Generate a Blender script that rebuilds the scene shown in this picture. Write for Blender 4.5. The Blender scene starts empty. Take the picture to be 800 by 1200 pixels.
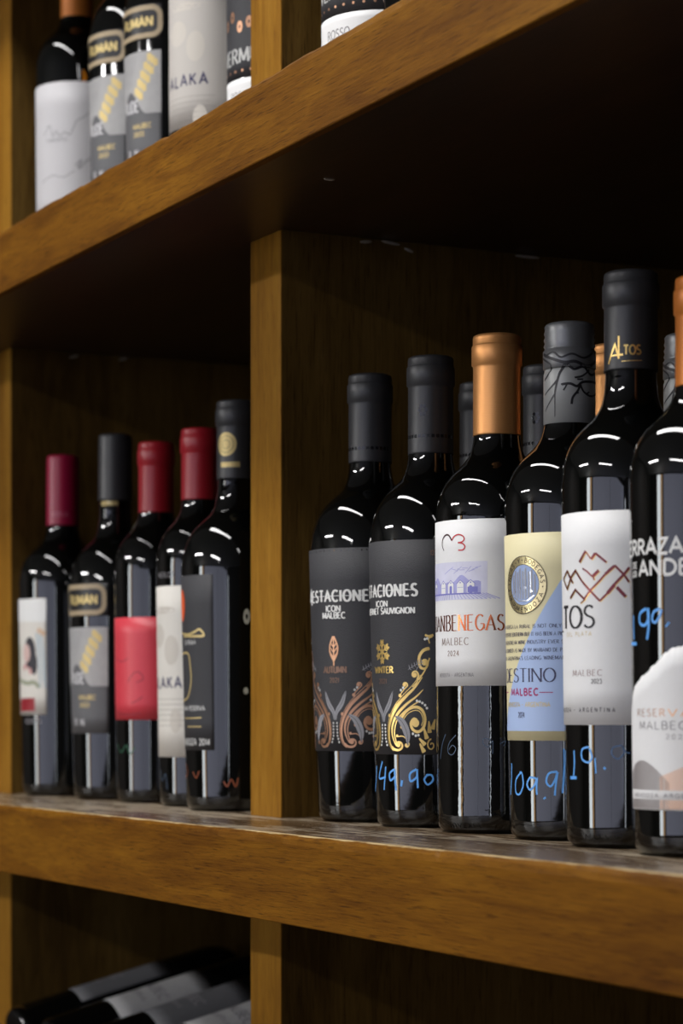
import bpy, bmesh, math, random
from math import sin, cos, pi, atan2, sqrt, asin
from mathutils import Vector
random.seed(7)
C = bpy.context.scene
COL = C.collection
# ------------------------------------------------------------------ camera
F = 2750.0; PX, PY = 400.0, 841.0            # focal length and principal point of the 800x1200 frame
TH = math.atan(F / 1376.0); ct, st = cos(TH), sin(TH)
CAM = Vector((0.0, -0.6067, 0.071))           # z = 0 is the top of the middle shelf, y = 0 its front edge
FW = Vector((-st, ct, 0)); RT = Vector((ct, st, 0)); UP = Vector((0, 0, 1))
cd = bpy.data.cameras.new('camera'); cam = bpy.data.objects.new('camera', cd); COL.objects.link(cam)
cam.location = CAM; cam.rotation_euler = (pi/2, 0, atan2(-FW.x, FW.y))
cd.sensor_fit = 'VERTICAL'; cd.sensor_height = 36; cd.sensor_width = 24
cd.lens = F/1200*36; cd.shift_y = (PY-600)/1200; cd.clip_start = .05
cd.dof.use_dof = True; cd.dof.focus_distance = 1.43; cd.dof.aperture_fstop = 9.5
C.camera = cam
# ------------------------------------------------------------------ world, exposure
w = bpy.data.worlds.new('world'); C.world = w; w.use_nodes = True
w.node_tree.nodes['Background'].inputs[0].default_value = (.55, .62, .75, 1)
w.node_tree.nodes['Background'].inputs[1].default_value = .3
C.view_settings.view_transform = 'Standard'; C.view_settings.look = 'None'
C.view_settings.exposure = 0.27; C.view_settings.gamma = 1
ROOM = dict(x0=-5.2, x1=5.0, y0=-6.0, y1=.50, z0=-1.25, z1=1.55)
TUBES = [(-1.55, -.56), (1.10, -.56), (-3.3, -3.4), (-.3, -3.4)]  # the last two are unseen panels added for frontal fill
TUBE_W = 20.0; TUBE_COL = (1.0, .98, .97)
PANE_L = 1.15; DOOR_L = 8.5
# ------------------------------------------------------------------ materials
MATS = {}
def mat(name, col, rough=.5, metal=0, spec=.5, coat=0, coatr=.05, bump=0, bscale=400, noise=0, nscale=60, emis=0, ior=1.5, bstretch=None):
    if name in MATS: return MATS[name]
    m = bpy.data.materials.new(name); m.use_nodes = True; nt = m.node_tree; N = nt.nodes; L = nt.links
    b = N['Principled BSDF']; c4 = (*col, 1)
    b.inputs['Base Color'].default_value = c4; b.inputs['Roughness'].default_value = rough
    b.inputs['Metallic'].default_value = metal; b.inputs['Specular IOR Level'].default_value = spec
    b.inputs['IOR'].default_value = ior
    b.inputs['Coat Weight'].default_value = coat; b.inputs['Coat Roughness'].default_value = coatr
    if emis:
        b.inputs['Emission Color'].default_value = c4; b.inputs['Emission Strength'].default_value = emis
    tc = N.new('ShaderNodeTexCoord')
    if noise:
        n = N.new('ShaderNodeTexNoise'); n.inputs['Scale'].default_value = nscale; n.inputs['Detail'].default_value = 4
        L.new(tc.outputs['Object'], n.inputs['Vector'])
        mx = N.new('ShaderNodeMix'); mx.data_type = 'RGBA'
        mx.inputs[6].default_value = (*[v*(1-noise) for v in col], 1); mx.inputs[7].default_value = (*[min(1, v*(1+noise)) for v in col], 1)
        L.new(n.outputs['Fac'], mx.inputs[0]); L.new(mx.outputs[2], b.inputs['Base Color'])
    if bump:
        n = N.new('ShaderNodeTexNoise'); n.inputs['Scale'].default_value = bscale; n.inputs['Detail'].default_value = 3
        src = tc.outputs['Object']
        if bstretch:
            mp = N.new('ShaderNodeMapping'); mp.inputs['Scale'].default_value = bstretch; L.new(src, mp.inputs['Vector']); src = mp.outputs[0]
        L.new(src, n.inputs['Vector'])
        bp = N.new('ShaderNodeBump'); bp.inputs['Strength'].default_value = bump; bp.inputs['Distance'].default_value = .001
        L.new(n.outputs['Fac'], bp.inputs['Height']); L.new(bp.outputs[0], b.inputs['Normal'])
    MATS[name] = m; return m

def ramp(N, stops):
    r = N.new('ShaderNodeValToRGB'); e = r.color_ramp.elements
    e[0].position, e[0].color = stops[0][0], (*stops[0][1], 1)
    e[1].position, e[1].color = stops[-1][0], (*stops[-1][1], 1)
    for p, c in stops[1:-1]:
        k = e.new(p); k.color = (*c, 1)
    return r
def wood(name, axis, dark, mid, light, rough=.50, coat=0.0, spec=.12, wear_top=None, flakes=False, scale=1.0):
    m = bpy.data.materials.new(name); m.use_nodes = True; nt = m.node_tree; N = nt.nodes; L = nt.links
    b = N['Principled BSDF']; tc = N.new('ShaderNodeTexCoord')
    def mapped(sx, off=0):
        mp = N.new('ShaderNodeMapping'); s = [sx[1]]*3; s[axis] = sx[0]
        mp.inputs['Scale'].default_value = s; mp.inputs['Location'].default_value = (off, off*.7, off*1.3)
        L.new(tc.outputs['Object'], mp.inputs['Vector']); return mp.outputs[0]
    def noise(vec, det=5, ro=.6, dist=0):
        n = N.new('ShaderNodeTexNoise'); n.inputs['Scale'].default_value = 1; n.inputs['Detail'].default_value = det
        n.inputs['Roughness'].default_value = ro; n.inputs['Distortion'].default_value = dist
        L.new(vec, n.inputs['Vector']); return n.outputs['Fac']
    big = noise(mapped((2.2*scale, 16*scale)), 3, .5, .6)
    fig = noise(mapped((9*scale, 75*scale), 3), 4, .6, 1.2)
    fine = noise(mapped((28*scale, 900*scale), 7), 4, .7)
    pores = noise(mapped((60*scale, 1500*scale), 11), 2, .5)
    def madd(a, ka, bb, kb):
        x = N.new('ShaderNodeMath'); x.operation = 'MULTIPLY'; L.new(a, x.inputs[0]); x.inputs[1].default_value = ka
        y = N.new('ShaderNodeMath'); y.operation = 'MULTIPLY_ADD'; L.new(bb, y.inputs[0]); y.inputs[1].default_value = kb; L.new(x.outputs[0], y.inputs[2]); return y.outputs[0]
    v = madd(big, .42, fig, .33); v = madd(v, 1, fine, .25)
    r = ramp(N, [(.36, dark), (.5, mid), (.66, light)]); L.new(v, r.inputs[0])
    pr = ramp(N, [(.30, (.45, .4, .35)), (.42, (1, 1, 1))]); L.new(pores, pr.inputs[0])
    mul = N.new('ShaderNodeMix'); mul.data_type = 'RGBA'; mul.blend_type = 'MULTIPLY'; mul.inputs[0].default_value = 1
    L.new(r.outputs[0], mul.inputs[6]); L.new(pr.outputs[0], mul.inputs[7]); colr = mul.outputs[2]
    rgh = None
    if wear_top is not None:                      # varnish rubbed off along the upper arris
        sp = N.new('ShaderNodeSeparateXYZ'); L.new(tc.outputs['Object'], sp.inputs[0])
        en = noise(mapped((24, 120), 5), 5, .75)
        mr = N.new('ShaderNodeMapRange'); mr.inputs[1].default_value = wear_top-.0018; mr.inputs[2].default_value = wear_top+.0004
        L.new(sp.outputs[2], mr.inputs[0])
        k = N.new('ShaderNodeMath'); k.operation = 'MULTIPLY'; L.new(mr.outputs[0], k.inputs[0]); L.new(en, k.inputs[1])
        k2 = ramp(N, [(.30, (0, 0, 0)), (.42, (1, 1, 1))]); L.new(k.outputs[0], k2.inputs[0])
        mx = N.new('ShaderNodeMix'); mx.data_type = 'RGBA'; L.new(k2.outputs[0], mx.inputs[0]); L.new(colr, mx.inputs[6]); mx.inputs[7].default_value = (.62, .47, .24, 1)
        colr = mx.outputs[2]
    if flakes:                                    # scratches and flaked varnish on the shelf top
        a = noise(mapped((16, 130), 2), 6, .75, .5); a2 = noise(mapped((5, 14), 9), 3, .6)
        s = madd(a, .62, a2, .38)
        fr = ramp(N, [(.48, (0, 0, 0)), (.54, (.55, .55, .55)), (.60, (1, 1, 1))]); L.new(s, fr.inputs[0])
        mx = N.new('ShaderNodeMix'); mx.data_type = 'RGBA'; L.new(fr.outputs[0], mx.inputs[0]); L.new(colr, mx.inputs[6]); mx.inputs[7].default_value = (.42, .35, .25, 1)
        colr = mx.outputs[2]
        rr = N.new('ShaderNodeMapRange'); rr.inputs[3].default_value = .22; rr.inputs[4].default_value = .6; L.new(fr.outputs[0], rr.inputs[0]); rgh = rr.outputs[0]
    L.new(colr, b.inputs['Base Color'])
    if rgh: L.new(rgh, b.inputs['Roughness'])
    else: b.inputs['Roughness'].default_value = rough
    b.inputs['Coat Weight'].default_value = coat; b.inputs['Coat Roughness'].default_value = .3; b.inputs['Specular IOR Level'].default_value = spec
    bp = N.new('ShaderNodeBump'); bp.inputs['Strength'].default_value = .35; bp.inputs['Distance'].default_value = .0006
    L.new(fine, bp.inputs['Height']); L.new(bp.outputs[0], b.inputs['Normal'])
    return m
WD, WM, WL = (.070, .022, .001), (.152, .058, .003), (.26, .112, .007)
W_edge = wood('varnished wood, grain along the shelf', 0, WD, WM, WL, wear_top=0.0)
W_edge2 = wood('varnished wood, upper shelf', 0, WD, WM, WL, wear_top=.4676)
W_top = wood('scuffed shelf top', 0, (.055, .032, .016), (.12, .075, .040), (.20, .135, .075), flakes=True, coat=.25, spec=.4)
W_up = wood('varnished upright', 2, (.14, .056, .004), (.25, .112, .010), (.35, .175, .022), scale=.9)
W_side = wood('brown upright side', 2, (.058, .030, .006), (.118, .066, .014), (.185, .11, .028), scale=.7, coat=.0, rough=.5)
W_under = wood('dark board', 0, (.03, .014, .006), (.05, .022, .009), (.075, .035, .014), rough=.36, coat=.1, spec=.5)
W_back = wood('dark back panel', 2, (.02, .01, .005), (.035, .017, .008), (.05, .026, .012), rough=.55, coat=0)

GLASS = mat('dark bottle glass', (.0022, .0026, .0024), .035, spec=.62, ior=1.52, bump=.035, bscale=45)
GLASS_R = mat('dark bottle glass rippled', (.0022, .0026, .0024), .03, spec=.6, ior=1.52, bump=.09, bscale=130)
AMBER = mat('amber bottle glass', (.50, .17, .012), .15, spec=.6, ior=1.52)
CAP_K = mat('matt black foil capsule', (.036, .036, .038), .42, bump=.12, bscale=200, noise=.1)
CAP_KB = mat('black printed band', (.008, .008, .009), .4)
CAP_R = mat('red foil capsule', (.40, .012, .022), .38, bump=.1, bscale=150)
CAP_P = mat('crimson foil capsule', (.36, .004, .045), .4, bump=.1, bscale=150)
CAP_C = mat('copper foil capsule', (.78, .36, .12), .42, metal=.6, bump=.12, bscale=90, bstretch=(1, 1, 14))
CAP_CM = mat('orange copper capsule', (.60, .19, .03), .4, metal=.25)
CAP_G = mat('grey aluminium screw cap', (.40, .405, .39), .4, metal=.1, bump=.05)
CAP_GD = mat('dark grey ridged screw cap', (.19, .193, .195), .36, metal=.4)
INK = mat('black ink', (.012, .011, .014), .5)
P_W = mat('white label paper', (.80, .80, .79), .55, bump=.10, bscale=900, noise=.02, nscale=300)
P_C = mat('cream label paper', (.66, .63, .57), .6, bump=.1, bscale=900, noise=.03, nscale=200)
P_K = mat('black textured label paper', (.030, .030, .034), .62, bump=.35, bscale=1400, noise=.15, nscale=900)
P_G = mat('grey label paper', (.11, .11, .115), .6, noise=.1, nscale=120)
P_LG = mat('light grey label paper', (.36, .355, .35), .6, noise=.12, nscale=160)
P_Y = mat('pale yellow label paper', (.74, .67, .40), .55, noise=.02)
P_B = mat('light blue label print', (.40, .52, .78), .55, noise=.02)
P_R = mat('red label paper', (.62, .045, .065), .42, noise=.05)
T_W = mat('white print', (.78, .78, .75), .5)
T_WG = mat('soft white print', (.50, .50, .48), .5)
T_GR = mat('grey print', (.22, .21, .22), .5)
T_LG = mat('pale grey print', (.55, .54, .55), .5)
F_GOLD = mat('gold foil print', (.86, .60, .20), .33, metal=.75)
F_PGOLD = mat('matt gold print', (.62, .48, .20), .45, metal=.35)
F_COP = mat('copper foil print', (.50, .27, .16), .36, metal=.7)
F_BROWN = mat('dull copper print', (.22, .13, .09), .45, metal=.4)
F_RED = mat('red copper foil print', (.48, .13, .05), .22, metal=.9)
F_WINE = mat('wine red foil print', (.16, .022, .03), .3, metal=.5)
F_ORG = mat('orange foil print', (.85, .42, .16), .3, metal=.6)
T_RED = mat('bright red print', (.55, .02, .03), .45)
T_VIO = mat('violet print', (.20, .20, .55), .55)
T_VIOL = mat('pale violet print', (.55, .56, .76), .55, noise=.12, nscale=90)
T_NAVY = mat('navy print', (.03, .028, .09), .5)
T_MAG = mat('magenta print', (.35, .01, .12), .5)
T_BLUE = mat('blue paint marker', (.12, .40, .90), .45)
T_BLUED = mat('faded paint marker', (.05, .08, .13), .4)
T_GREEN = mat('green paint marker', (.015, .09, .045), .4)
T_ORG = mat('orange paint marker', (.22, .05, .015), .4)
T_YEL = mat('yellow print', (.62, .48, .16), .5)
T_SKIN = mat('pale pink print', (.60, .42, .38), .5)
T_SAGE = mat('sage print', (.30, .32, .22), .5)
T_OR = mat('vivid orange print', (.75, .10, .015), .45)

# ------------------------------------------------------------------ object helpers
def link(name, me, m=None, parent=None, smooth=False):
    o = bpy.data.objects.new(name, me); COL.objects.link(o)
    if m is not None and not me.materials: me.materials.append(m)
    if parent is not None: o.parent = parent
    if smooth:
        for p in me.polygons: p.use_smooth = True
    return o
def tag(o, label, cat, group=None):
    o['label'] = label; o['category'] = cat
    if group: o['group'] = group
    return o
def empty(name, loc, parent=None):
    o = bpy.data.objects.new(name, None); COL.objects.link(o); o.location = loc; o.empty_display_size = .02
    if parent: o.parent = parent
    return o
def box(name, a, b, m, parent=None, bevel=0, structure=False, segs=2):
    bm = bmesh.new(); bmesh.ops.create_cube(bm, size=1)
    for v in bm.verts: v.co = Vector([(a[i]+b[i])/2 + v.co[i]*(b[i]-a[i]) for i in range(3)])
    if bevel: bmesh.ops.bevel(bm, geom=bm.edges[:], offset=bevel, segments=segs, profile=.5, affect='EDGES')
    me = bpy.data.meshes.new(name); bm.to_mesh(me); bm.free()
    o = link(name, me, m, parent)
    if structure: o['kind'] = 'structure'
    return o
def copy_tree(o, parent=None):
    c = o.copy(); COL.objects.link(c)
    if parent is not None: c.parent = parent
    for ch in list(o.children): copy_tree(ch, c)
    return c

# ------------------------------------------------------------------ the room
R = ROOM
wallm = mat('painted wall, off white', (.42, .40, .37), .7, bump=.1, bscale=60)
darkw = mat('dark stained wall panelling', (.03, .02, .014), .55, bump=.1, bscale=60)
floorm = mat('dark floor tiles', (.045, .038, .033), .4, noise=.3, nscale=3)
ceilm = mat('ceiling paint', (.35, .34, .33), .8)
t = .1
box('floor', (R['x0']-t, R['y0']-t, R['z0']-t), (R['x1']+t, R['y1']+t, R['z0']), floorm, structure=True)
box('ceiling', (R['x0']-t, R['y0']-t, R['z1']), (R['x1']+t, R['y1']+t, R['z1']+t), ceilm, structure=True)
box('wall_back', (R['x0']-t, R['y1'], R['z0']), (R['x1']+t, R['y1']+t, R['z1']), darkw, structure=True)
box('wall_left', (R['x0']-t, R['y0'], R['z0']), (R['x0'], R['y1'], R['z1']), darkw, structure=True)
box('wall_right', (R['x1'], R['y0'], R['z0']), (R['x1']+t, R['y1'], R['z1']), darkw, structure=True)
box('wall_front', (R['x0']-t, R['y0']-t, R['z0']), (R['x1']+t, R['y0'], R['z1']), darkw, structure=True)
frm = mat('brown door frame', (.16, .085, .035), .4)
pane = mat('frosted daylight pane', (.76, .79, 1.0), .4, emis=PANE_L)
dpane = mat('daylight door glass', (.90, .97, 1.0), .4, emis=DOOR_L)
y = R['y0']
# street door with a tall glazed strip, then a row of frosted shop windows
d = box('door_1', (-3.55, y, R['z0']), (-2.10, y+.05, 1.45), frm, structure=True)
box('pane', (-3.34, y+.05, -.60), (-2.66, y+.06, 1.35), dpane, d)
box('amber_glow', (-2.64, y+.05, -.60), (-2.28, y+.06, 1.35), mat('added amber glow', (1.0, .62, .30), .4, emis=2.6), d)  # added glowing strip, puts the brown band into the bottle reflections
box('door_handle', (-2.22, y+.05, -.25), (-2.18, y+.11, .05), mat('steel', (.5, .5, .5), .3, metal=1), d, .008)
for i, (a, b2) in enumerate([(-2.02, 1.38), (1.40, 4.9)]):
    wo = box('window_%d' % (i+1), (a, y, -.60), (b2, y+.04, 1.45), frm, structure=True)
    box('pane', (a+.01, y+.04, -.55), (b2-.01, y+.05, 1.40), pane, wo)
wo = box('window_3', (R['x1']-.04, -5.75, -.75), (R['x1'], -5.25, 1.15), frm, structure=True)
box('pane', (R['x1']-.05, -5.62, -.68), (R['x1']-.04, -5.38, 1.08), mat('clear daylight pane', (.85, .92, 1.0), .4, emis=5), wo)
housing = mat('white lamp housing', (.7, .7, .7), .4)
for i, (x, yy) in enumerate(TUBES):
    e = empty('ceiling_light', (x, yy, R['z1']))
    tag(e, 'ceiling light panel, ' + ['above the shelving', 'right of the one above the shelving', 'left one of two added for fill near the windows', 'right one of two added for fill near the windows'][i], 'ceiling light', 'ceiling light panels')
    box('housing', (-.80, -.14, -.05), (.80, .14, 0), housing, e, .006)
    ld = bpy.data.lights.new('tube', 'AREA'); ld.shape = 'RECTANGLE'; ld.size = 1.52; ld.size_y = .22
    ld.energy = TUBE_W*(1, .45, 4.2, 2.2)[i]; ld.color = TUBE_COL
    lo = bpy.data.objects.new('tube', ld); COL.objects.link(lo); lo.parent = e; lo.location = (0, 0, -.056)

# ------------------------------------------------------------------ shelving unit
ZU, TM, TU = .4166, .0545, .051                # underside of the upper shelf, thicknesses
SX0, SX1 = -2.72, -.34; YB = .47
YD = .098                                      # the uprights stand back from the shelf fronts
unit = empty('shelving_unit', ((SX0+SX1)/2, .2, R['z0']))
tag(unit, 'brown varnished wooden shelving with thick shelf fronts and recessed uprights', 'shelving')
def upart(o):                                  # keep mesh coordinates in the shelf frame
    o.parent = unit; o.matrix_parent_inverse = unit.matrix_basis.inverted() if False else o.matrix_parent_inverse
    o.location = -Vector(((SX0+SX1)/2, .2, R['z0'])); return o
def subpart(o, p): o.parent = p; return o
def lipping(z0, z1, m, seed):
    rnd = random.Random(seed); bm = bmesh.new(); n = 480; bev = .0022; rings = []
    dz = 0; dy = 0
    for i in range(n+1):
        x = SX0 + (SX1-SX0)*i/n
        dz = dz*.8 + rnd.gauss(0, .00014); dy = dy*.8 + rnd.gauss(0, .0002)
        if rnd.random() < .018: dz -= rnd.uniform(.0004, .0012)
        prof = [(.006, z1), (.004, z1+dz*.3), (bev+dy, z1-.0004+dz), (.0006+dy*.6, z1-bev+dz), (0, z1-.006), (0, z0+.0008), (.0003, z0+.0002), (.001, z0), (.006, z0)]
        rings.append([bm.verts.new((x, yy, zz)) for yy, zz in prof])
    k = len(rings[0])
    for i in range(n):
        for j in range(k):
            bm.faces.new((rings[i][j], rings[i][(j+1) % k], rings[i+1][(j+1) % k], rings[i+1][j]))
    bm.faces.new(rings[0]); bm.faces.new(rings[-1][::-1])
    bmesh.ops.recalc_face_normals(bm, faces=bm.faces[:])
    me = bpy.data.meshes.new('edge_strip'); bm.to_mesh(me); bm.free(); return link('edge_strip', me, m)
def shelf(z0, z1, em, seed):
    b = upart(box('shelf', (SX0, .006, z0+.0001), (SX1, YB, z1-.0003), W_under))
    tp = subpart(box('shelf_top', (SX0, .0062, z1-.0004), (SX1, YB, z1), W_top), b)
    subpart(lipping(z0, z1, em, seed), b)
    return b
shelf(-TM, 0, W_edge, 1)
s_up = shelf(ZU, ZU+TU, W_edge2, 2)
shelf(ZU+TU+.345, ZU+TU+.345+TU, W_edge2, 3)  # unseen top shelf, set low to shade the upper labels
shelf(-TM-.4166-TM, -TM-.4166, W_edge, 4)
for x0, x1 in [(-2.72, -2.668), (-2.151, -2.099), (-1.556, -1.5044), (-.961, -.909), (-.392, -.34)]:
    for z0, z1 in [(-TM-.4166, -TM), (0, ZU), (ZU+TU, ZU+TU+.345)]:
        b = upart(box('upright', (x0+.0004, YD+.0012, z0), (x1, YB, z1), W_side))
        subpart(box('front_strip', (x0, YD, z0), (x1, YD+.0012, z1), W_up, None, .0004), b)
upart(box('back_panel', (SX0, YB, -TM-.4166-TM), (SX1, YB+.012, ZU+TU+.345+TU), W_back))
upart(box('plinth', (SX0+.01, .03, R['z0']), (SX1-.01, YB, -TM-.4166-TM), W_back))
glue = mat('dried glue', (.42, .37, .30), .6)
for gx, gy, gz, gl, ga in [(-1.5028, .165, ZU-.003, .010, .1), (-1.5028, .185, ZU-.002, .016, -.1), (-1.5028, .20, ZU-.006, .008, -.3), (-1.5028, .30, ZU-.002, .022, 0.0), (-2.0975, .16, ZU-.004, .010, .3), (-2.0975, .21, ZU-.003, .010, .3), (-1.35, .06, ZU, .008, 0)]:
    bm = bmesh.new(); bmesh.ops.create_icosphere(bm, subdivisions=2, radius=1)
    for v in bm.verts: v.co = Vector((gx+v.co.x*.0009, gy+v.co.y*gl/2, gz+v.co.z*.0012+v.co.y*gl/2*ga))
    me = bpy.data.meshes.new('glue_drip'); bm.to_mesh(me); bm.free(); upart(link('glue_drip', me, glue))

# ------------------------------------------------------------------ lettering made of strokes
def arc(cx, cy, rx, ry, a0, a1, n=10):
    return [(cx+rx*cos(math.radians(a0+(a1-a0)*i/n)), cy+ry*sin(math.radians(a0+(a1-a0)*i/n))) for i in range(n+1)]
G = {
 'A': (.78, [[(0, 0), (.39, 1), (.78, 0)], [(.14, .34), (.64, .34)]]),
 'B': (.62, [[(.05, 0), (.05, 1)], [(.05, 1)]+arc(.32, .76, .24, .24, 90, -90)+[(.05, .52)], [(.3, .52)]+arc(.34, .26, .28, .26, 90, -90)+[(.05, 0)]]),
 'C': (.72, [arc(.42, .5, .40, .5, 48, 312, 18)]),
 'D': (.74, [[(.05, 0), (.05, 1)], [(.05, 1)]+arc(.28, .5, .44, .5, 90, -90, 14)+[(.05, 0)]]),
 'E': (.58, [[(.05, 0), (.05, 1)], [(.05, 1), (.55, 1)], [(.05, .52), (.46, .52)], [(.05, 0), (.58, 0)]]),
 'F': (.56, [[(.05, 0), (.05, 1)], [(.05, 1), (.55, 1)], [(.05, .5), (.45, .5)]]),
 'G': (.78, [arc(.42, .5, .40, .5, 48, 345, 18), [(.45, .42), (.80, .42)], [(.76, .42), (.76, .1)]]),
 'H': (.74, [[(.05, 0), (.05, 1)], [(.69, 0), (.69, 1)], [(.05, .5), (.69, .5)]]),
 'I': (.14, [[(.07, 0), (.07, 1)]]),
 'J': (.4, [[(.33, 1), (.33, .2)]+arc(.18, .2, .15, .2, 0, -150, 6)]),
 'K': (.68, [[(.05, 0), (.05, 1)], [(.62, 1), (.07, .42)], [(.22, .58), (.66, 0)]]),
 'L': (.54, [[(.05, 0), (.05, 1)], [(.05, 0), (.54, 0)]]),
 'M': (.92, [[(.05, 0), (.1, 1)], [(.1, 1), (.46, .12)], [(.46, .12), (.82, 1)], [(.82, 1), (.87, 0)]]),
 'N': (.76, [[(.05, 0), (.05, 1)], [(.05, 1), (.71, 0)], [(.71, 0), (.71, 1)]]),
 'O': (.82, [arc(.41, .5, .39, .5, 0, 360, 24)]),
 'P': (.6, [[(.05, 0), (.05, 1)], [(.05, 1)]+arc(.31, .74, .27, .26, 90, -90)+[(.05, .48)]]),
 'Q': (.82, [arc(.41, .5, .39, .5, 0, 360, 24), [(.5, .2), (.8, -.1)]]),
 'R': (.66, [[(.05, 0), (.05, 1)], [(.05, 1)]+arc(.31, .75, .26, .25, 90, -90)+[(.05, .5)], [(.3, .5), (.66, 0)]]),
 'S': (.58, [arc(.30, .75, .24, .25, 35, 200, 9)+[(.2, .55), (.42, .46)]+arc(.28, .25, .27, .25, 40, -150, 10)]),
 'T': (.66, [[(.33, 0), (.33, 1)], [(0, 1), (.66, 1)]]),
 'U': (.72, [[(.05, 1), (.05, .3)]+arc(.36, .3, .31, .3, 180, 360, 10)+[(.67, 1)]]),
 'V': (.74, [[(0, 1), (.37, 0)], [(.37, 0), (.74, 1)]]),
 'W': (1.0, [[(0, 1), (.26, 0)], [(.26, 0), (.5, .9)], [(.5, .9), (.74, 0)], [(.74, 0), (1, 1)]]),
 'X': (.7, [[(0, 0), (.7, 1)], [(0, 1), (.7, 0)]]),
 'Y': (.7, [[(0, 1), (.35, .45), (.35, 0)], [(.7, 1), (.35, .45)]]),
 'Z': (.64, [[(.03, 1), (.6, 1), (.02, 0), (.63, 0)]]),
 '0': (.56, [arc(.28, .5, .24, .5, 0, 360, 20)]),
 '1': (.3, [[(.03, .82), (.17, 1), (.17, 0)]]),
 '2': (.54, [arc(.27, .73, .22, .27, 165, -30, 10)+[(.05, 0), (.54, 0)]]),
 '3': (.54, [arc(.26, .76, .2, .24, 150, -80, 9), arc(.26, .27, .24, .27, 80, -150, 10)]),
 '4': (.58, [[(.42, 0), (.42, 1), (.02, .3), (.58, .3)]]),
 '5': (.54, [[(.5, 1), (.1, 1), (.07, .55)]+arc(.26, .32, .25, .32, 110, -150, 10)]),
 '6': (.56, [arc(.28, .3, .23, .3, 0, 360, 14), [(.05, .32), (.14, .75), (.42, 1)]]),
 '7': (.52, [[(.02, 1), (.5, 1), (.16, 0)]]),
 '8': (.56, [arc(.28, .76, .19, .24, 0, 360, 14), arc(.28, .27, .24, .27, 0, 360, 14)]),
 '9': (.56, [arc(.28, .7, .23, .3, 0, 360, 14), [(.51, .68), (.42, .25), (.14, 0)]]),
 '.': (.14, [[(.05, 0), (.09, .04)]]), ',': (.14, [[(.09, .06), (.03, -.14)]]), '-': (.4, [[(.06, .45), (.34, .45)]]),
 '%': (.8, [arc(.16, .8, .13, .2, 0, 360, 8), arc(.62, .2, .13, .2, 0, 360, 8), [(.1, 0), (.68, 1)]]),
 '~': (.4, [[(.04, .45), (.14, .55), (.26, .42), (.36, .52)]]), "'": (.1, [[(.05, 1), (.05, .8)]]), '&': (.7, [arc(.3, .75, .16, .24, -60, 240, 10)+[(.66, 0)], arc(.28, .26, .25, .27, 60, 330, 10)]),
}
def resample(pts, step):
    out = [pts[0]]
    for a, b in zip(pts, pts[1:]):
        L = math.hypot(b[0]-a[0], b[1]-a[1]); n = max(1, int(math.ceil(L/step)))
        for i in range(1, n+1): out.append((a[0]+(b[0]-a[0])*i/n, a[1]+(b[1]-a[1])*i/n))
    return out
def smooth_curve(p, n=6, closed=False):
    out = []; m = len(p)
    for i in range(m-1):
        p0 = p[max(0, i-1)]; p1 = p[i]; p2 = p[i+1]; p3 = p[min(m-1, i+2)]
        for k in range(n):
            u = k/n
            out.append(tuple(.5*((2*p1[j])+(-p0[j]+p2[j])*u+(2*p0[j]-5*p1[j]+4*p2[j]-p3[j])*u*u+(-p0[j]+3*p1[j]-3*p2[j]+p3[j])*u**3) for j in range(2)))
    out.append(p[-1]); return out

class Surf:
    """A surface of revolution standing at (X,Y,Z0); pixel() finds where a line of sight meets it."""
    def __init__(s, x, y, z0, prof):
        s.x, s.y, s.z0, s.prof = x, y, z0, prof
        s.a0 = atan2(CAM.y-y, CAM.x-x)
    def r(s, z):
        p = s.prof
        if z <= p[0][1]: return p[0][0]
        for a, b in zip(p, p[1:]):
            if a[1] <= z <= b[1] and b[1] > a[1]: return a[0]+(b[0]-a[0])*(z-a[1])/(b[1]-a[1])
        return p[-1][0]
    def pt(s, phi, z, off): 
        r = s.r(z)+off; a = s.a0+phi; return (r*cos(a), r*sin(a), z)
    def pixel(s, px, py):
        d = FW + RT*((px-PX)/F) + UP*((PY-py)/F)
        z = .15; rel = (CAM.x-s.x, CAM.y-s.y)
        for _ in range(6):
            r = s.r(z); A = d.x**2+d.y**2; B = rel[0]*d.x+rel[1]*d.y; Cc = rel[0]**2+rel[1]**2-r*r
            disc = B*B-A*Cc; tt = (-B-sqrt(max(disc, 0)))/A
            z = CAM.z + d.z*tt - s.z0
        hx, hy = rel[0]+d.x*tt, rel[1]+d.y*tt
        ph = atan2(hy, hx)-s.a0
        while ph > pi: ph -= 2*pi
        while ph < -pi: ph += 2*pi
        return ph, z

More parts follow.
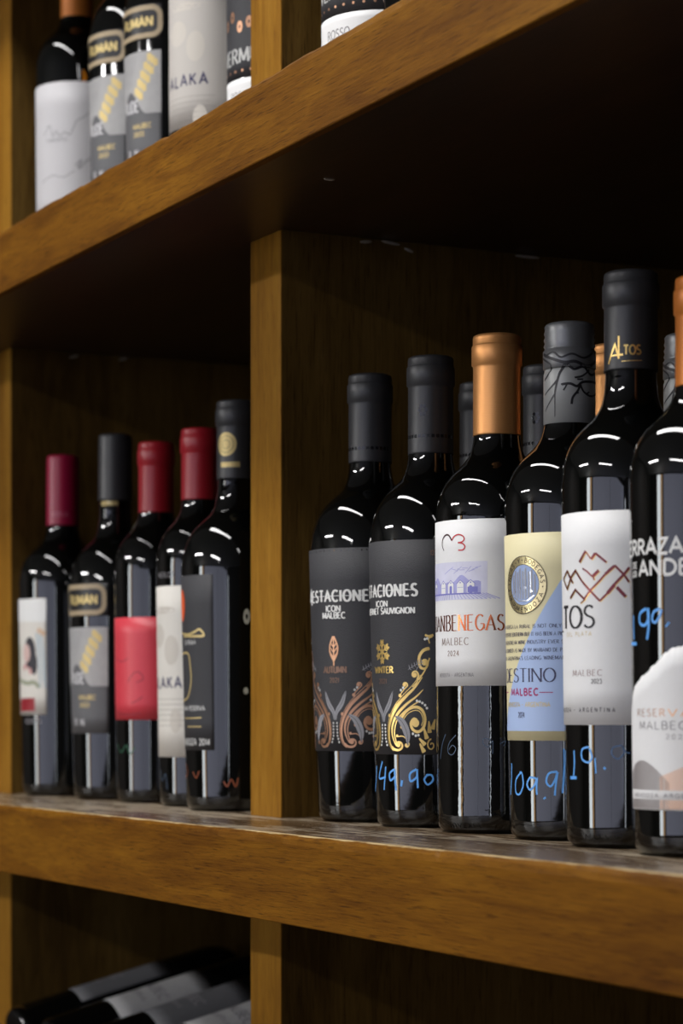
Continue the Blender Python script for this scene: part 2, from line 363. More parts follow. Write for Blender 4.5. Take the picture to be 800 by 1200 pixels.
class Art:
    """Flat print in (arc length, height) wrapped on a surface of revolution."""
    def __init__(s, surf, off, R=None): s.S = surf; s.off = off; s.v = []; s.f = []; s.R = R or .038
    def xy(s, px, py):
        ph, z = s.S.pixel(px, py); return (ph*s.R, z)
    def add(s, x, z): s.v.append(s.S.pt(x/s.R, z, s.off)); return len(s.v)-1
    def stroke(s, pts, wd, step=.0025, contrast=None, taper=None, closed=False):
        """pts in metres; wd = width, or a function of 0..1"""
        pts = resample(pts, step); n = len(pts)
        if n < 2: return
        prev = None
        for i, p in enumerate(pts):
            if closed and i in (0, n-1): a, b = pts[-2], pts[1]
            else: a = pts[max(0, i-1)]; b = pts[min(n-1, i+1)]
            dx, dy = b[0]-a[0], b[1]-a[1]; L = math.hypot(dx, dy) or 1e-9; dx /= L; dy /= L
            h = (wd(i/(n-1)) if callable(wd) else wd)/2
            if contrast is not None: h *= contrast+(1-contrast)*abs(dy)
            k = 1.0
            if 0 < i < n-1:                     # keep mitred corners full width
                ax, ay = p[0]-a[0], p[1]-a[1]; l1 = math.hypot(ax, ay) or 1e-9
                k = 1/max(.55, abs((ax*dx+ay*dy)/l1))
            c = (s.add(p[0]-dy*h*k, p[1]+dx*h*k), s.add(p[0]+dy*h*k, p[1]-dx*h*k))
            if prev: s.f.append((prev[0], prev[1], c[1], c[0]))
            prev = c
    def pstroke(s, pix, wpx, sm=True, **k):
        """traced in photograph pixels; width in pixels at the bottle's distance"""
        pts = [s.xy(*p) for p in pix]
        if sm and len(pts) > 2: pts = smooth_curve(pts)
        sc = s.mpp(); wd = (lambda u: wpx(u)*sc) if callable(wpx) else wpx*sc
        s.stroke(pts, wd, **k)
    def mpp(s):
        d = -(s.S.x-CAM.x)*st+(s.S.y-CAM.y)*ct; return d/F
    def rect(s, x0, x1, z0, z1): s.between(x0, x1, lambda x: z0, lambda x: z1)
    def between(s, x0, x1, lo, hi, n=None):
        n = n or max(1, int(abs(x1-x0)/.002)); prev = None
        for i in range(n+1):
            x = x0+(x1-x0)*i/n; a, b = lo(x), hi(x); m = max(1, int((hi(x)-lo(x))/.02)) if False else 1
            c = (s.add(x, a), s.add(x, b))
            if prev: s.f.append((prev[0], c[0], c[1], prev[1]))
            prev = c
    def disc(s, x, z, rx, rz=None, n=14, rin=0):
        rz = rz or rx
        rings = [rin, .5+.5*rin, 1.0] if rx > .002 else [rin, 1.0]
        vs = [[s.add(x+rx*q*cos(2*pi*i/n), z+rz*q*sin(2*pi*i/n)) for i in range(n)] if q > 0 else [s.add(x, z)] for q in rings]
        for a, b in zip(vs, vs[1:]):
            for i in range(n):
                j = (i+1) % n
                if len(a) == 1: s.f.append((a[0], b[i], b[j]))
                else: s.f.append((a[i], b[i], b[j], a[j]))
    def dot(s, px, py, rpx):
        x, z = s.xy(px, py); m = s.mpp(); s.disc(x, z, rpx*m, n=9)
    def text(s, st_, x, z, h, width=None, anchor='c', wt=.13, contrast=None, serif=0, gap=.16, ang=None, squash=1.0):
        adv = []; t = 0
        for ch in st_:
            w = .42 if ch == ' ' else G[ch][0]; adv.append(t); t += w+gap
        t -= gap; sx = (width/t) if width else h*squash
        x0 = x - {'c': t*sx/2, 'l': 0, 'r': t*sx}[anchor]
        for ch, a in zip(st_, adv):
            if ch == ' ': continue
            for pl in G[ch][1]:
                pts = [(x0+(a+q[0])*sx, z+q[1]*h) for q in pl]
                wd = wt*h
                s.stroke(pts, wd, contrast=contrast, step=.003)
                if serif:
                    for e, nb in ((0, 1), (-1, -2)):
                        q, q2 = pl[e], pl[nb]
                        if (q[1] < .04 or q[1] > .96) and abs(q2[1]-q[1]) > abs(q2[0]-q[0])*.9:
                            hh = serif*h; yy = z+q[1]*h+(wd*.18 if q[1] < .5 else -wd*.18)
                            s.stroke([(x0+(a+q[0])*sx-hh, yy), (x0+(a+q[0])*sx+hh, yy)], wd*.38)
        return x0, x0+t*sx
    def build(s, name, m, parent):
        me = bpy.data.meshes.new(name); me.from_pydata(s.v, [], s.f); me.update()
        bm = bmesh.new(); bm.from_mesh(me)
        for f in bm.faces:
            c = f.calc_center_median()
            if f.normal.x*c.x+f.normal.y*c.y < 0: f.normal_flip()
        bm.to_mesh(me); bm.free()
        return link(name, me, m, parent, smooth=False)

# ------------------------------------------------------------------ bottles
def lathe(name, prof, m, parent=None, n=144, ripple=None):
    vs = []; fs = []
    k = len(prof)
    for r, z in prof:
        for i in range(n):
            a = 2*pi*i/n; rr = r
            if ripple: rr = r+ripple(a, z)
            vs.append((rr*cos(a), rr*sin(a), z))
    for j in range(k-1):
        for i in range(n):
            i2 = (i+1) % n; fs.append((j*n+i, j*n+i2, (j+1)*n+i2, (j+1)*n+i))
    fs.append(tuple(range(n))[::-1]); fs.append(tuple((k-1)*n+i for i in range(n)))
    me = bpy.data.meshes.new(name); me.from_pydata(vs, [], fs); me.update()
    o = link(name, me, m, parent, smooth=True)
    me.polygons[-1].use_smooth = False; me.polygons[-2].use_smooth = False
    return o
def bottle_profile(R, Rb, H, kind, zs=None):
    """(r,z) from base to the top of the neck glass"""
    rn = .0142
    if kind == 'B':    # sloping shoulder, tapered body
        sh = [(0.0, 1.0), (.012, .94), (.023, .815), (.0315, .62), (.0375, .40), (.0425, .20), (.048, .09), (.056, .025), (.066, 0)]
        z0 = (zs or .184)
    else:
        sh = [(0.0, 1.0), (.009, .965), (.0165, .885), (.0225, .775), (.0275, .625), (.032, .44), (.0365, .255), (.042, .11), (.049, .03), (.058, 0)]
        z0 = (zs or .193)
    p = [(Rb*.80, 0), (Rb*.90, .0006), (Rb*.965, .003), (Rb*.993, .0065), (Rb, .0105), (Rb+(R-Rb)*.006, .0115), (Rb+(R-Rb)*.012, .0125)]
    for i in range(1, 9): 
        u = i/9; p.append((Rb+(R-Rb)*(u**.9), .011+(z0-.011)*u))
    p += smooth_curve([(rn+(R-rn)*f, z0+dz) for dz, f in sh], 4)
    p.append((rn, H-.004))
    return p
def place(px, Yp):
    t_ = (px-PX)/F; return (Yp*(t_*ct-st)/(ct+t_*st), Yp+CAM.y)
def make_bottle(name, x, y, z0, R, Rb, H, kind, capm, cap_h, captype='foil', zs=None, glass=None):
    e = empty(name, (x, y, z0+.0003))
    prof = bottle_profile(R, Rb, H, kind, zs); gl = lathe('glass_body', prof, glass or GLASS, e)
    rc = .0149; zb = H-cap_h
    if captype == 'foil':
        cp = [(rc+.0001, zb), (rc, zb+.001), (rc-.0001, H-.021), (rc+.0001, H-.0195), (rc+.0009, H-.0188), (rc+.0009, H-.0075), (rc+.0005, H-.0068), (rc+.0001, H-.0062), (rc+.0001, H-.0022), (rc-.0003, H-.0008), (rc-.0018, H)]
    elif captype == 'smooth':
        cp = [(rc+.0003, zb), (rc, zb+.001), (rc-.0003, H-.003), (rc-.0008, H-.0008), (rc-.0022, H)]
    else:   # screw cap
        cp = [(rc+.0003, zb), (rc+.0003, H-.030), (rc-.0002, H-.0285), (rc-.0002, H-.0275), (rc+.0006, H-.0265), (rc+.0006, H-.0165), (rc-.0001, H-.0158), (rc-.0004, H-.0145), (rc+.0003, H-.0135), (rc-.0005, H-.0115), (rc+.0002, H-.0098), (rc-.0006, H-.0078), (rc+.0001, H-.006), (rc-.0005, H-.004), (rc-.0002, H-.002), (rc-.0012, H-.0006), (rc-.0025, H)]
    if captype == 'screw':
        cc = lathe('capsule', cp[:4], capm, e)
        k = lathe('screw_top', cp[3:], CAP_GD, cc, n=96, ripple=lambda a, z: (.00018*(1 if int(a/(2*pi)*96) % 2 else -1)) if H-.0262 < z < H-.0168 else 0)
    else: cc = lathe('capsule', cp, capm, e)
    S = Surf(x, y, z0, prof); SC = Surf(x, y, z0, [(r, z) for r, z in cp])
    return e, S, SC, cc, gl
def label_patch(S, R, phi0, phi1, z0, z1, m, parent, name='front_label', off=.00018, wob=0):
    """a paper patch with real thickness wrapped round the glass; phi relative to the line of sight"""
    n = max(6, int((phi1-phi0)/.07)); mz = 6; vs = []; fs = []
    zz = [z0+(z1-z0)*j/mz for j in range(mz+1)]
    for j, z in enumerate(zz):
        for i in range(n+1): vs.append(S.pt(phi0+(phi1-phi0)*i/n, z, off))
    for j, z in enumerate(zz):
        for i in range(n+1): vs.append(S.pt(phi0+(phi1-phi0)*i/n, z, .00001))
    K = (n+1)*(mz+1); at = lambda i, j, s=0: s*K+j*(n+1)+i
    for j in range(mz):
        for i in range(n): fs.append((at(i, j), at(i+1, j), at(i+1, j+1), at(i, j+1)))
    for i in range(n):
        fs.append((at(i, 0, 1), at(i+1, 0, 1), at(i+1, 0), at(i, 0))); fs.append((at(i, mz), at(i+1, mz), at(i+1, mz, 1), at(i, mz, 1)))
    for j in range(mz):
        fs.append((at(0, j), at(0, j+1), at(0, j+1, 1), at(0, j, 1))); fs.append((at(n, j, 1), at(n, j+1, 1), at(n, j+1), at(n, j)))
    me = bpy.data.meshes.new(name); me.from_pydata(vs, [], fs); me.update()
    o = link(name, me, m, parent)
    for p in me.polygons[:mz*n]: p.use_smooth = True
    return o
OA = .00018+.00012      # height of print above the glass on a label
D2 = math.radians
GR_R = 'wine bottles standing in the right bay'; GR_L = 'wine bottles standing in the left bay'; GR_U = 'wine bottles on the upper shelf'; GR_D = 'bottles lying in the dark lower bay'

# ---- front row, right bay: 1 and 2, the two black labels with scrollwork
def scroll_label(S, R, lab, A0, fo, fo2, gold, dotm, season):
    """scrollwork mirrored about the label's centre line x = A0; traced once from the second bottle"""
    cx = A0
    def T(x, y):          # traced unwrapped label coordinates (mm right of centre, mm above the label foot)
        return (x*.001, Z0+y*.001)
    Z0 = lab[0]
    a = Art(S, OA, R); b_ = Art(S, OA+.00004, R); l = Art(S, OA+.00008, R); wd = Art(S, OA+.00012, R)
    def mp(p):
        x, y = p; sg_ = 1
        if x < 6: x = x*1.2
        elif x < 22: x = x+1.2+1.0*sin(pi*(x-6)/16)
        elif x <= 27: x = x+1.2*(27-x)/5
        else: x = 27+(x-27)*.62
        return (x, y*.775)
    def both(fn):
        for sg in (1, -1): fn(sg)
    def st2(art, pts, w0, w1=None, sm=True):
        for sg in (1, -1):
            q = [(cx+sg*mp(p)[0]*.001, Z0+mp(p)[1]*.001) for p in pts]
            if sm: q = smooth_curve(q)
            if w1 is None: art.stroke(q, w0*.001, step=.002)
            else: art.stroke(q, lambda u: (w0*(1-u)+w1*u)*.001*(1 if .02 < u < .98 else .5), step=.002)
    def bulge(art, pts, w):
        for sg in (1, -1):
            q = smooth_curve([(cx+sg*mp(p)[0]*.001, Z0+mp(p)[1]*.001) for p in pts]); art.stroke(q, lambda u: w*.001*(.22+.78*sin(pi*min(1, u*1.02))**.8), step=.0015)
    def spiral(x, y, r, turns, a0, dirn, w):
        pts = []
        n = int(18*turns)
        for i in range(n+1):
            u = i/n; rr = r*(1-u*.82); an = math.radians(a0)+dirn*turns*2*pi*u; pts.append((x+rr*cos(an), y+rr*sin(an)))
        return pts
    # main stems sweeping up and outwards from the foot
    bulge(a, [(8.0, 4), (5.2, 10), (4.6, 20), (6.5, 30), (11, 40), (18, 48), (27, 56), (35, 64)], 2.3)
    bulge(a, [(9.6, 8), (7.2, 16), (7.6, 25), (11.5, 34), (19, 42), (28, 48), (36, 54)], 1.9)
    st2(b_, [(8.0, 3), (4.3, 9), (3.4, 20), (5.2, 31), (9.6, 41), (16, 49.5), (24, 57), (33, 66)], .45)
    st2(b_, [(10.4, 9), (8.9, 18), (10.4, 27), (15, 34), (23, 40), (31, 44)], .8)
    # foot curl
    st2(a, spiral(11.5, 8.0, 5.0, 1.15, 190, 1, 1), 1.7, .8)
    st2(a, spiral(18.5, 8.2, 2.8, 1.1, 95, -1, 1), .9, .6); st2(b_, [(11.5, 15), (15.5, 15.2), (19.5, 12)], .7)
    for x, y, r in [(11.8, 8.3, 1.7), (18.4, 8.0, 1.0), (14.6, 23, 1.2), (10.8, 15.6, 1.0), (5.2, 32.5, 1.1), (13.5, 49, 1.2)]: both(lambda sg: a.disc(cx+sg*mp((x, y))[0]*.001, Z0+mp((x, y))[1]*.001, r*.001, n=12))
    # large inner spiral
    st2(a, [(12.5, 27), (19, 36.5), (27, 39.5), (34.5, 37), (38, 30), (36, 22.5), (30, 19), (24.5, 21), (22.8, 26), (25.5, 29.5), (28.8, 28.5)], 1.9)
    st2(b_, [(14, 26), (20, 34), (27.5, 36.8), (33.2, 34.6), (35.6, 29), (33.8, 24)], .5)
    both(lambda sg: a.disc(cx+sg*mp((27.2, 26.2))[0]*.001, Z0+mp((27.2, 26.2))[1]*.001, .0026, n=14))
    # branch with little curls above
    st2(a, [(10.5, 41), (17, 47), (24, 52.5), (29.5, 58)], .9)
    st2(a, spiral(17.6, 57.8, 2.4, 1.1, 330, 1, 1), 1.1, .7); both(lambda sg: a.disc(cx+sg*mp((17.6, 57.8))[0]*.001, Z0+mp((17.6, 57.8))[1]*.001, .0010))
    st2(a, spiral(26.8, 66.0, 4.2, 1.2, 300, 1, 1), 1.2, .8); both(lambda sg: a.disc(cx+sg*mp((26.8, 66))[0]*.001, Z0+mp((26.8, 66))[1]*.001, .0015))
    st2(a, [(13.6, 49.5), (16, 53), (20, 57)], .7); st2(a, [(24.5, 56), (29, 60), (31, 64.5)], .9)
    st2(a, [(31, 62), (38, 70), (43, 80)], 1.0); st2(a, [(43, 88), (36, 86), (31.5, 80), (33, 72.5), (38.5, 71.5), (41, 76), (38, 79)], 2.2, 1.2)
    both(lambda sg: a.disc(cx+sg*mp((37.6, 76.5))[0]*.001, Z0+mp((37.6, 76.5))[1]*.001, .0022)); st2(a, [(38, 99), (42, 98), (47, 99)], 1.5)
    st2(a, [(43, 92), (42, 96), (46, 97.5)], .9)
    # acanthus at the foot, far sides
    for k, (x, y, an, ln) in enumerate([(33, 3, 125, 9), (34, 9, 140, 9), (36, 14, 110, 10), (39, 19, 95, 10), (42, 22, 70, 9)]):
        st2(a, [(x+4, y-1), (x+4+cos(math.radians(an))*ln*.5, y-1+sin(math.radians(an))*ln*.5), (x+4+cos(math.radians(an))*ln, y-1+sin(math.radians(an))*ln)], 3.4, .8)
    st2(a, spiral(45, 8, 5, 1.2, 90, 1, 1), 1.1, .7)
    # white dots
    for i in range(7): both(lambda sg: wd.disc(cx+sg*(1.9+(.9*max(0, i-4)*.8)+(.25*(3-i) if i < 3 else 0)*-.3)*.001, Z0+(19-i*2.15)*.001, .00078, n=9))
    for p in [(18.2, 40.6), (21.4, 41.2), (24.6, 40.6)]: pass
    for p in [(14.3, 53.5), (16.2, 55.5), (24.6, 17.4), (27.5, 15.8), (30.5, 16.2), (29, 44.6), (32, 44), (35, 42.8), (38, 41), (40, 38.6), (38, 95.5), (40.5, 96)]: both(lambda sg: wd.disc(cx+sg*mp(p)[0]*.001, Z0+mp(p)[1]*.001, .00088, n=9))
    # grey leaves
    lm = mat('silver grey print', (.30, .30, .32), .5)
    for pts_, w_ in (([(.5, 27), (1.2, 34), (5.2, 42), (8.2, 53)], 3.6), ([(9.5, 32), (15, 27), (19.2, 17), (19.6, 8)], 5.2)):
        for sg in (1, -1):
            lv = Art(S, OA+.00008, R); lv.stroke(smooth_curve([(cx+sg*mp(p)[0]*.001, Z0+mp(p)[1]*.001) for p in pts_]), lambda u: w_*.001*(.12+.88*sin(pi*min(1, u*1.02))**.7), step=.0012)
            vn = Art(S, OA+.00012, R); vn.stroke(smooth_curve([(cx+sg*mp(p)[0]*.001, Z0+mp(p)[1]*.001) for p in pts_]), .0003)
            lo_ = lv.build('leaf_ornament', lm, lab[1]); vn.build('leaf_vein', P_K, lab[1])
    st2(l, [(28, 69.5), (31, 73), (36, 75)], .4)
    for i in range(6): st2(l, [(22+i*2.4, 71+i*1.2), (21.4+i*2.4, 74.5+i*1.1)], .75, .3, False); st2(l, [(22+i*2.4, 71+i*1.2), (24+i*2.4, 70+i*1.1)], .75, .3, False)
    st2(l, [(20.5, 70.4), (28, 74.5), (36, 77)], .35)
    a.build('scrollwork', gold, lab[1]); b_.build('scrollwork_outline', gold, lab[1]); l.build('sprig_ornament', lm, lab[1])['kind'] = 'stuff'; wd.build('dot_ornament', dotm, lab[1])['kind'] = 'stuff'

bottles = {}
def B(key, px, Yp, Rpx, Rbpx, top, kind, capm, caph_px, captype='foil', z0=0, zs=None, name='wine_bottle', H=None, glass=None):
    x, y = place(px, Yp); dep = -x*st+(y-CAM.y)*ct; sc = F/dep
    Rr = Rpx/sc; Rb = Rbpx/sc
    if H is None: H = CAM.z-z0+(PY-top)/sc
    caph = caph_px if caph_px < 1 else H-(CAM.z-z0+(PY-caph_px)/sc)
    e, S, SC, cc, gl = make_bottle(name, x, y, z0, Rr, Rb, H, kind, capm, caph, captype, zs, glass)
    bottles[key] = dict(e=e, S=S, SC=SC, cap=cc, R=Rr, H=H, sc=sc, glass=gl, x=x, y=y)
    return bottles[key]
def zpx(b, y): return CAM.z-b['S'].z0+(PY-y)/b['sc']

ESTART = {}
def estaciones(key, px_c, R, lab_top, lab_bot, season, variety):
    b = bottles[key]; S = b['S']; e = b['e']
    phc, _ = S.pixel(px_c, 800)
    z0, z1 = zpx(b, lab_bot), zpx(b, lab_top)
    lab = label_patch(S, R, phc-1.62, phc+1.62, z0, z1, P_K, e)
    cx = phc*R; k = (z1-z0)
    z = lambda y: zpx(b, y)
    h = 10.5/b['sc']
    return lab, cx, z0, z1, phc
b = B('b1', 433.5, .7417, 71.5, 61, 440.5, 'B', CAP_K, 544)
tag(b['e'], 'tapered bottle, black label with copper scrolls and a copper leaf, beside the divider', 'wine bottle', GR_R)
lab, cx, z0, z1, phc = estaciones('b1', 392, b['R'], 647, 880, 'AUTUMN', 'MALBEC')
S = b['S']; Rr = b['R']; sc = b['sc']
def est_text(b, lab, cx, h, y_main, y_icon, y_var, var, season, mat_s, y_season, y_year, year, full_w=.0565, shift=0):
    S, Rr, sc = b['S'], b['R'], b['sc']; z = lambda y: zpx(b, y)
    a = Art(S, OA+.0002, Rr)
    zz = z(y_main); hh = h/sc
    a.text('ESTACIONES', cx+.0005+shift, zz, hh, width=full_w, wt=.25, contrast=.6, serif=.13, gap=.26)
    a.text('4', cx-full_w/2-.0030+shift, zz-hh*.25, hh*1.45, width=.0062, wt=.22, contrast=.6)
    a.stroke([(cx-full_w/2, zz+hh*.5), (cx+full_w/2, zz+hh*.5)], .0004)
    a.text('ICON', cx, z(y_icon), 6.6/sc, width=.0125, wt=.30, contrast=.6, serif=.16)
    a.text(var, cx, z(y_var), 6.8/sc, width=.0030*len(var)+(.002 if len(var) < 8 else 0), wt=.30, contrast=.55, serif=.16)
    a.build('lettering', T_W, lab)
    g = Art(S, OA+.0002, Rr)
    g.text(season, cx, z(y_season), 7.2/sc, width=.0034*len(season), wt=.28, contrast=.6, serif=.15)
    g.build('season_lettering', mat_s, lab)
    y2 = Art(S, OA+.0002, Rr); y2.text(year, cx, z(y_year), 5.2/sc, width=.0085, wt=.16); y2.build('vintage', F_BROWN, lab)
est_text(b, lab, cx, 12.5, 708, 719.5, 727.5, 'MALBEC', 'AUTUMN', F_BROWN, 790, 801, '2021', shift=.0034)
scroll_label(S, Rr, (z0, lab), cx, 0, 0, F_COP, T_WG, 'AUTUMN')
lf = Art(S, OA+.0002, Rr)                       # copper leaf with cut-out veins
zc = zpx(b, 764); 
for sg in (1, -1):
    lf.stroke(smooth_curve([(cx+sg*.0003, zpx(b, 748)), (cx+sg*.0034, zpx(b, 759)), (cx+sg*.0030, zpx(b, 768)), (cx, zpx(b, 776))]), .0013, step=.001)
    for k in range(3):
        yk = 757+k*6; lf.stroke([(cx, zpx(b, yk+3.5)), (cx+sg*.0030, zpx(b, yk-2))], .0009)
lf.stroke([(cx, zpx(b, 749)), (cx, zpx(b, 782))], .0010)
lf.build('leaf_emblem', F_COP, lab)

b = B('b2', 504.5, .7417, 72.5, 64, 419.5, 'B', CAP_K, 534)
tag(b['e'], 'tapered dark bottle, black label with gold scrolls and a gold snowflake', 'wine bottle', GR_R)
lab, cx, z0, z1, phc = estaciones('b2', 449, b['R'], 638, 884, 'WINTER', '')
S = b['S']; Rr = b['R']; sc = b['sc']
est_text(b, lab, cx, 13.5, 702, 713.5, 722, 'CABERNET SAUVIGNON', 'WINTER', F_GOLD, 790, 802, '2021')
al = Art(S, OA+.0002, Rr); al.text('13.5% VOL.', cx+.0375, zpx(b, 656), 5.5/sc, width=.013, wt=.16, anchor='l'); al.build('alcohol_lettering', F_BROWN, lab)
scroll_label(S, Rr, (z0, lab), cx, 0, 0, F_GOLD, T_W, 'WINTER')
sf = Art(S, OA+.0002, Rr); zc = zpx(b, 765.5); rs = 13/sc
for k in range(6):
    an = pi/2+k*pi/3; dx, dz = cos(an), sin(an)
    sf.stroke([(cx, zc), (cx+dx*rs, zc+dz*rs)], .0013)
    for q in (.42, .66, .86):
        for sg in (.85, -.85):
            l2 = rs*(.50-.24*q); sf.stroke([(cx+dx*rs*q, zc+dz*rs*q), (cx+dx*rs*q+cos(an+sg)*l2, zc+dz*rs*q+sin(an+sg)*l2)], .0011)
sf.disc(cx, zc, rs*.2, n=12)
sf.build('snowflake_emblem', F_GOLD, lab)
p = Art(S, .00012, Rr)
for tr, w_ in [([(441.5, 898), (441, 912), (440, 928)], 2.0), ([(448, 893), (444.5, 912), (452, 911)], 1.9), ([(452, 899), (451, 912), (450, 926)], 1.9), ([(462, 902), (456.5, 907), (457.5, 915), (462.5, 910), (462, 902), (463, 916), (464, 927)], 2.0),
           ([(471, 915), (470, 922)], 2.4), ([(488, 902), (480.5, 907), (481, 916), (488, 911), (488.5, 902), (489, 914), (489.5, 924)], 2.0), ([(501, 908), (497, 914), (501, 920), (507, 915), (505.5, 909), (499, 909)], 1.8)]: p.pstroke(tr, w_*1.22)
p.build('price_writing', T_BLUE, b['e'])
# faint flower stamp and bands on the two capsules
for key, c0, c1, fl in (('b1', 519, 530, None), ('b2', 509, 516, (495, 481))):
    bb = bottles[key]; a = Art(bb['SC'], .0001, .0149)
    zz = zpx(bb, c1)
    for k in range(30): a.rect(-.046+k*.0031, -.046+k*.0031+.0021, zz, zz+.0022)
    if fl:
        x, z = a.xy(*fl)
        for k in range(6):
            a.disc(x+.0022*cos(k*pi/3), z+.0030*sin(k*pi/3), .0011, .0014, 8)
    a.build('capsule_print', mat('gloss black print', (.012, .012, .014), .15), bb['cap'])

# ---- 3: white label, copper capsule
b = B('b3', 582, .7417, 72, 70, 394, 'A', CAP_C, 512, glass=GLASS_R)
tag(b['e'], 'bottle with copper foil capsule and white label showing a violet sketch of gabled cellars', 'wine bottle', GR_R)
S = b['S']; Rr = b['R']; sc = b['sc']; e = b['e']; z = lambda y: zpx(b, y)
phc, _ = S.pixel(531, 700); cx = phc*Rr
lab = label_patch(S, Rr, phc-1.15, phc+1.18, z(805), z(614), P_W, e)
a = Art(S, OA, Rr); sky = Art(S, OA-.00004, Rr)
x0, x1 = a.xy(571, 690)[0]-.052, a.xy(571, 690)[0]
sky.between(x0, x1, lambda x: z(706), lambda x: z(662.5), 20)
# hills, ground rows, cellars
hill = Art(S, OA, Rr)
hill.between(x0, x1-.004, lambda x: z(700), lambda x: z(684)+.0022*sin(x*210)+.0012*sin(x*520+1), 30)
for k in range(26): 
    xk = x0+.001+k*.002; hill.stroke([(xk, z(699)), (xk+(xk-(x0+x1)/2)*.35, z(705.5))], .00045)
for k in range(7): hill.stroke([(x0+.001+k*.0003, z(697)), (x0+.0005+k*.0011, z(668+k))], .0003) if k < 3 else None
for k in range(12): hill.stroke([(x0+.020+k*.0022, z(676-(k % 4)*2)), (x0+.024+k*.0022, z(672-(k % 3)*2))], .00035)
hill.build('landscape_print', mat('mid violet print', (.38, .38, .68), .55, noise=.2, nscale=150), lab)
sky.build('sky_print', mat('washed violet print', (.66, .66, .80), .55, noise=.14, nscale=110), lab)
hw = Art(S, OA+.00006, Rr); hv = Art(S, OA+.0001, Rr)
for k, pxh in enumerate([503, 512, 520, 528.5, 539.5, 551.5]):
    xh = hw.xy(pxh, 690)[0] if pxh > 511 else hw.xy(520, 690)[0]-.0060*(2-k)
    ww = .0026; zb, ze, zr = z(698.5), z(688), z(683.5)
    hw.between(xh-ww, xh, lambda x: zb, lambda x: ze+(zr-ze)*(x-xh+ww)/ww, 3); hw.between(xh, xh+ww, lambda x: zb, lambda x: zr+(ze-zr)*(x-xh)/ww, 3)
    hv.stroke([(xh-ww-.0004, ze), (xh, zr), (xh+ww+.0004, ze)], .00042)
    if k % 2 == 1 or k > 4: hv.rect(xh-.0011, xh+.0011, zb, z(691.5)); hv.disc(xh, z(691.5), .0011, .0009)
    else: hv.stroke([(xh-ww*.8, z(692)), (xh+ww*.8, z(692))], .0002)
    hv.stroke([(xh+ww, zb), (xh+ww, ze)], .0003); hv.disc(xh, z(686.5), .0005)
hw.rect(x0, x0, z(690), z(690.1)); hv.rect(x1-.0128, x1-.006, z(698), z(691.5)); hv.rect(x0+.001, x1-.004, z(700), z(698.4))
hw.build('gable_print', P_W, lab); hv.build('cellar_print', T_VIO, lab)
mk = Art(S, OA, Rr); mr = Art(S, OA, Rr)
mk.pstroke([(520.5, 646), (518.5, 640), (519, 633), (522, 628), (526, 628), (529.5, 634)], lambda u: 1.2+.9*u)
mr.pstroke([(529.5, 634), (532, 629.5), (537, 627), (542, 628.5), (544, 632), (541.5, 635.5), (536.5, 636.5)], 1.6)
mr.pstroke([(536.5, 636.5), (542, 637.5), (544.7, 641), (542.5, 644.8), (537, 645.3)], 1.6)
mk.build('heart_mark', mat('dark red black print', (.05, .008, .012), .4), lab); mr.build('heart_mark', T_RED, lab)
a = Art(S, OA, Rr)
xr = a.xy(590.3, 735)[0]; xb = a.xy(523.0, 735)[0]
a.text('BENEGAS', xb, z(741.5), 17.8/sc, width=xr-xb, anchor='l', wt=.125, contrast=.35, serif=.10, gap=.2)
a.text('JUAN', xb-.0018, z(741.5), 17.8/sc, width=(xr-xb)*.50, anchor='r', wt=.125, contrast=.35, serif=.10, gap=.2)
a.build('lettering', F_RED, lab)
t2 = Art(S, OA, Rr); t2.text('MALBEC', cx, z(758), 8.2/sc, width=a.xy(545, 755)[0]-a.xy(516.5, 755)[0], wt=.12, contrast=.4, serif=.08, gap=.28)
t2.text('2024', cx-.0003, z(770.5), 5.8/sc, width=a.xy(534.5, 768)[0]-a.xy(522.5, 768)[0], wt=.13, gap=.3); t2.build('grape_lettering', F_BROWN, lab)
t3 = Art(S, OA, Rr); t3.text('MENDOZA - ARGENTINA', cx, z(794.5), 4.2/sc, width=a.xy(549, 792)[0]-a.xy(514, 792)[0], wt=.11, gap=.35); t3.build('origin_lettering', T_GR, lab)
p = Art(S, .0001, Rr)
p.pstroke([(522, 861), (518, 874), (516, 890)], 1.4); p.pstroke([(534, 862), (526, 872), (525, 882), (530, 885), (534, 878), (530, 874), (526, 879)], 1.1)
p.pstroke([(575, 868), (567, 866), (566, 872), (572, 876), (577, 869), (577, 884)], 1.1); p.pstroke([(586, 872), (592, 869), (590, 875)], 1.1)
p.build('price_writing', T_BLUED, e)
em = Art(S, .00035, Rr); em.text('NOVEMA 49', a.xy(549, 960)[0], z(968.5), 5.2/sc, width=a.xy(576, 960)[0]-a.xy(520, 960)[0], wt=.2, gap=.35); em.build('embossing', GLASS, e)

# ---- 4: yellow and blue label, grey screw cap with branches
b = B('b4', 667, .7367, 76.5, 70, 380.5, 'A', CAP_G, 499, 'screw')
tag(b['e'], 'bottle with branch printed grey screw cap, yellow and blue label with a round seal', 'wine bottle', GR_R)
S = b['S']; Rr = b['R']; sc = b['sc']; e = b['e']; z = lambda y: zpx(b, y)
phc, _ = S.pixel(613, 740); cx = phc*Rr
lab = label_patch(S, Rr, phc-1.15, phc+1.25, z(868), z(629.5), P_Y, e)
a = Art(S, OA, Rr)
pA = a.xy(657, 681); pB = a.xy(597, 822)
sl = (pA[1]-pB[1])/(pA[0]-pB[0])
zt, zb = z(629.5)-.0002, z(857)
xx0 = max(pB[0]+(zb-pB[1])/sl, (phc-1.15)*Rr+.0003); xx1 = (phc+1.25)*Rr-.0003
a.between(xx0, xx1, lambda x: zb, lambda x: max(zb, min(zt, pB[1]+sl*(x-pB[0])+.0014*sin((x-pB[0])*70))), 50)
a.build('blue_field', P_B, lab)
m0 = a.xy(613, 686); Rz = 33/sc; Rx = Rz
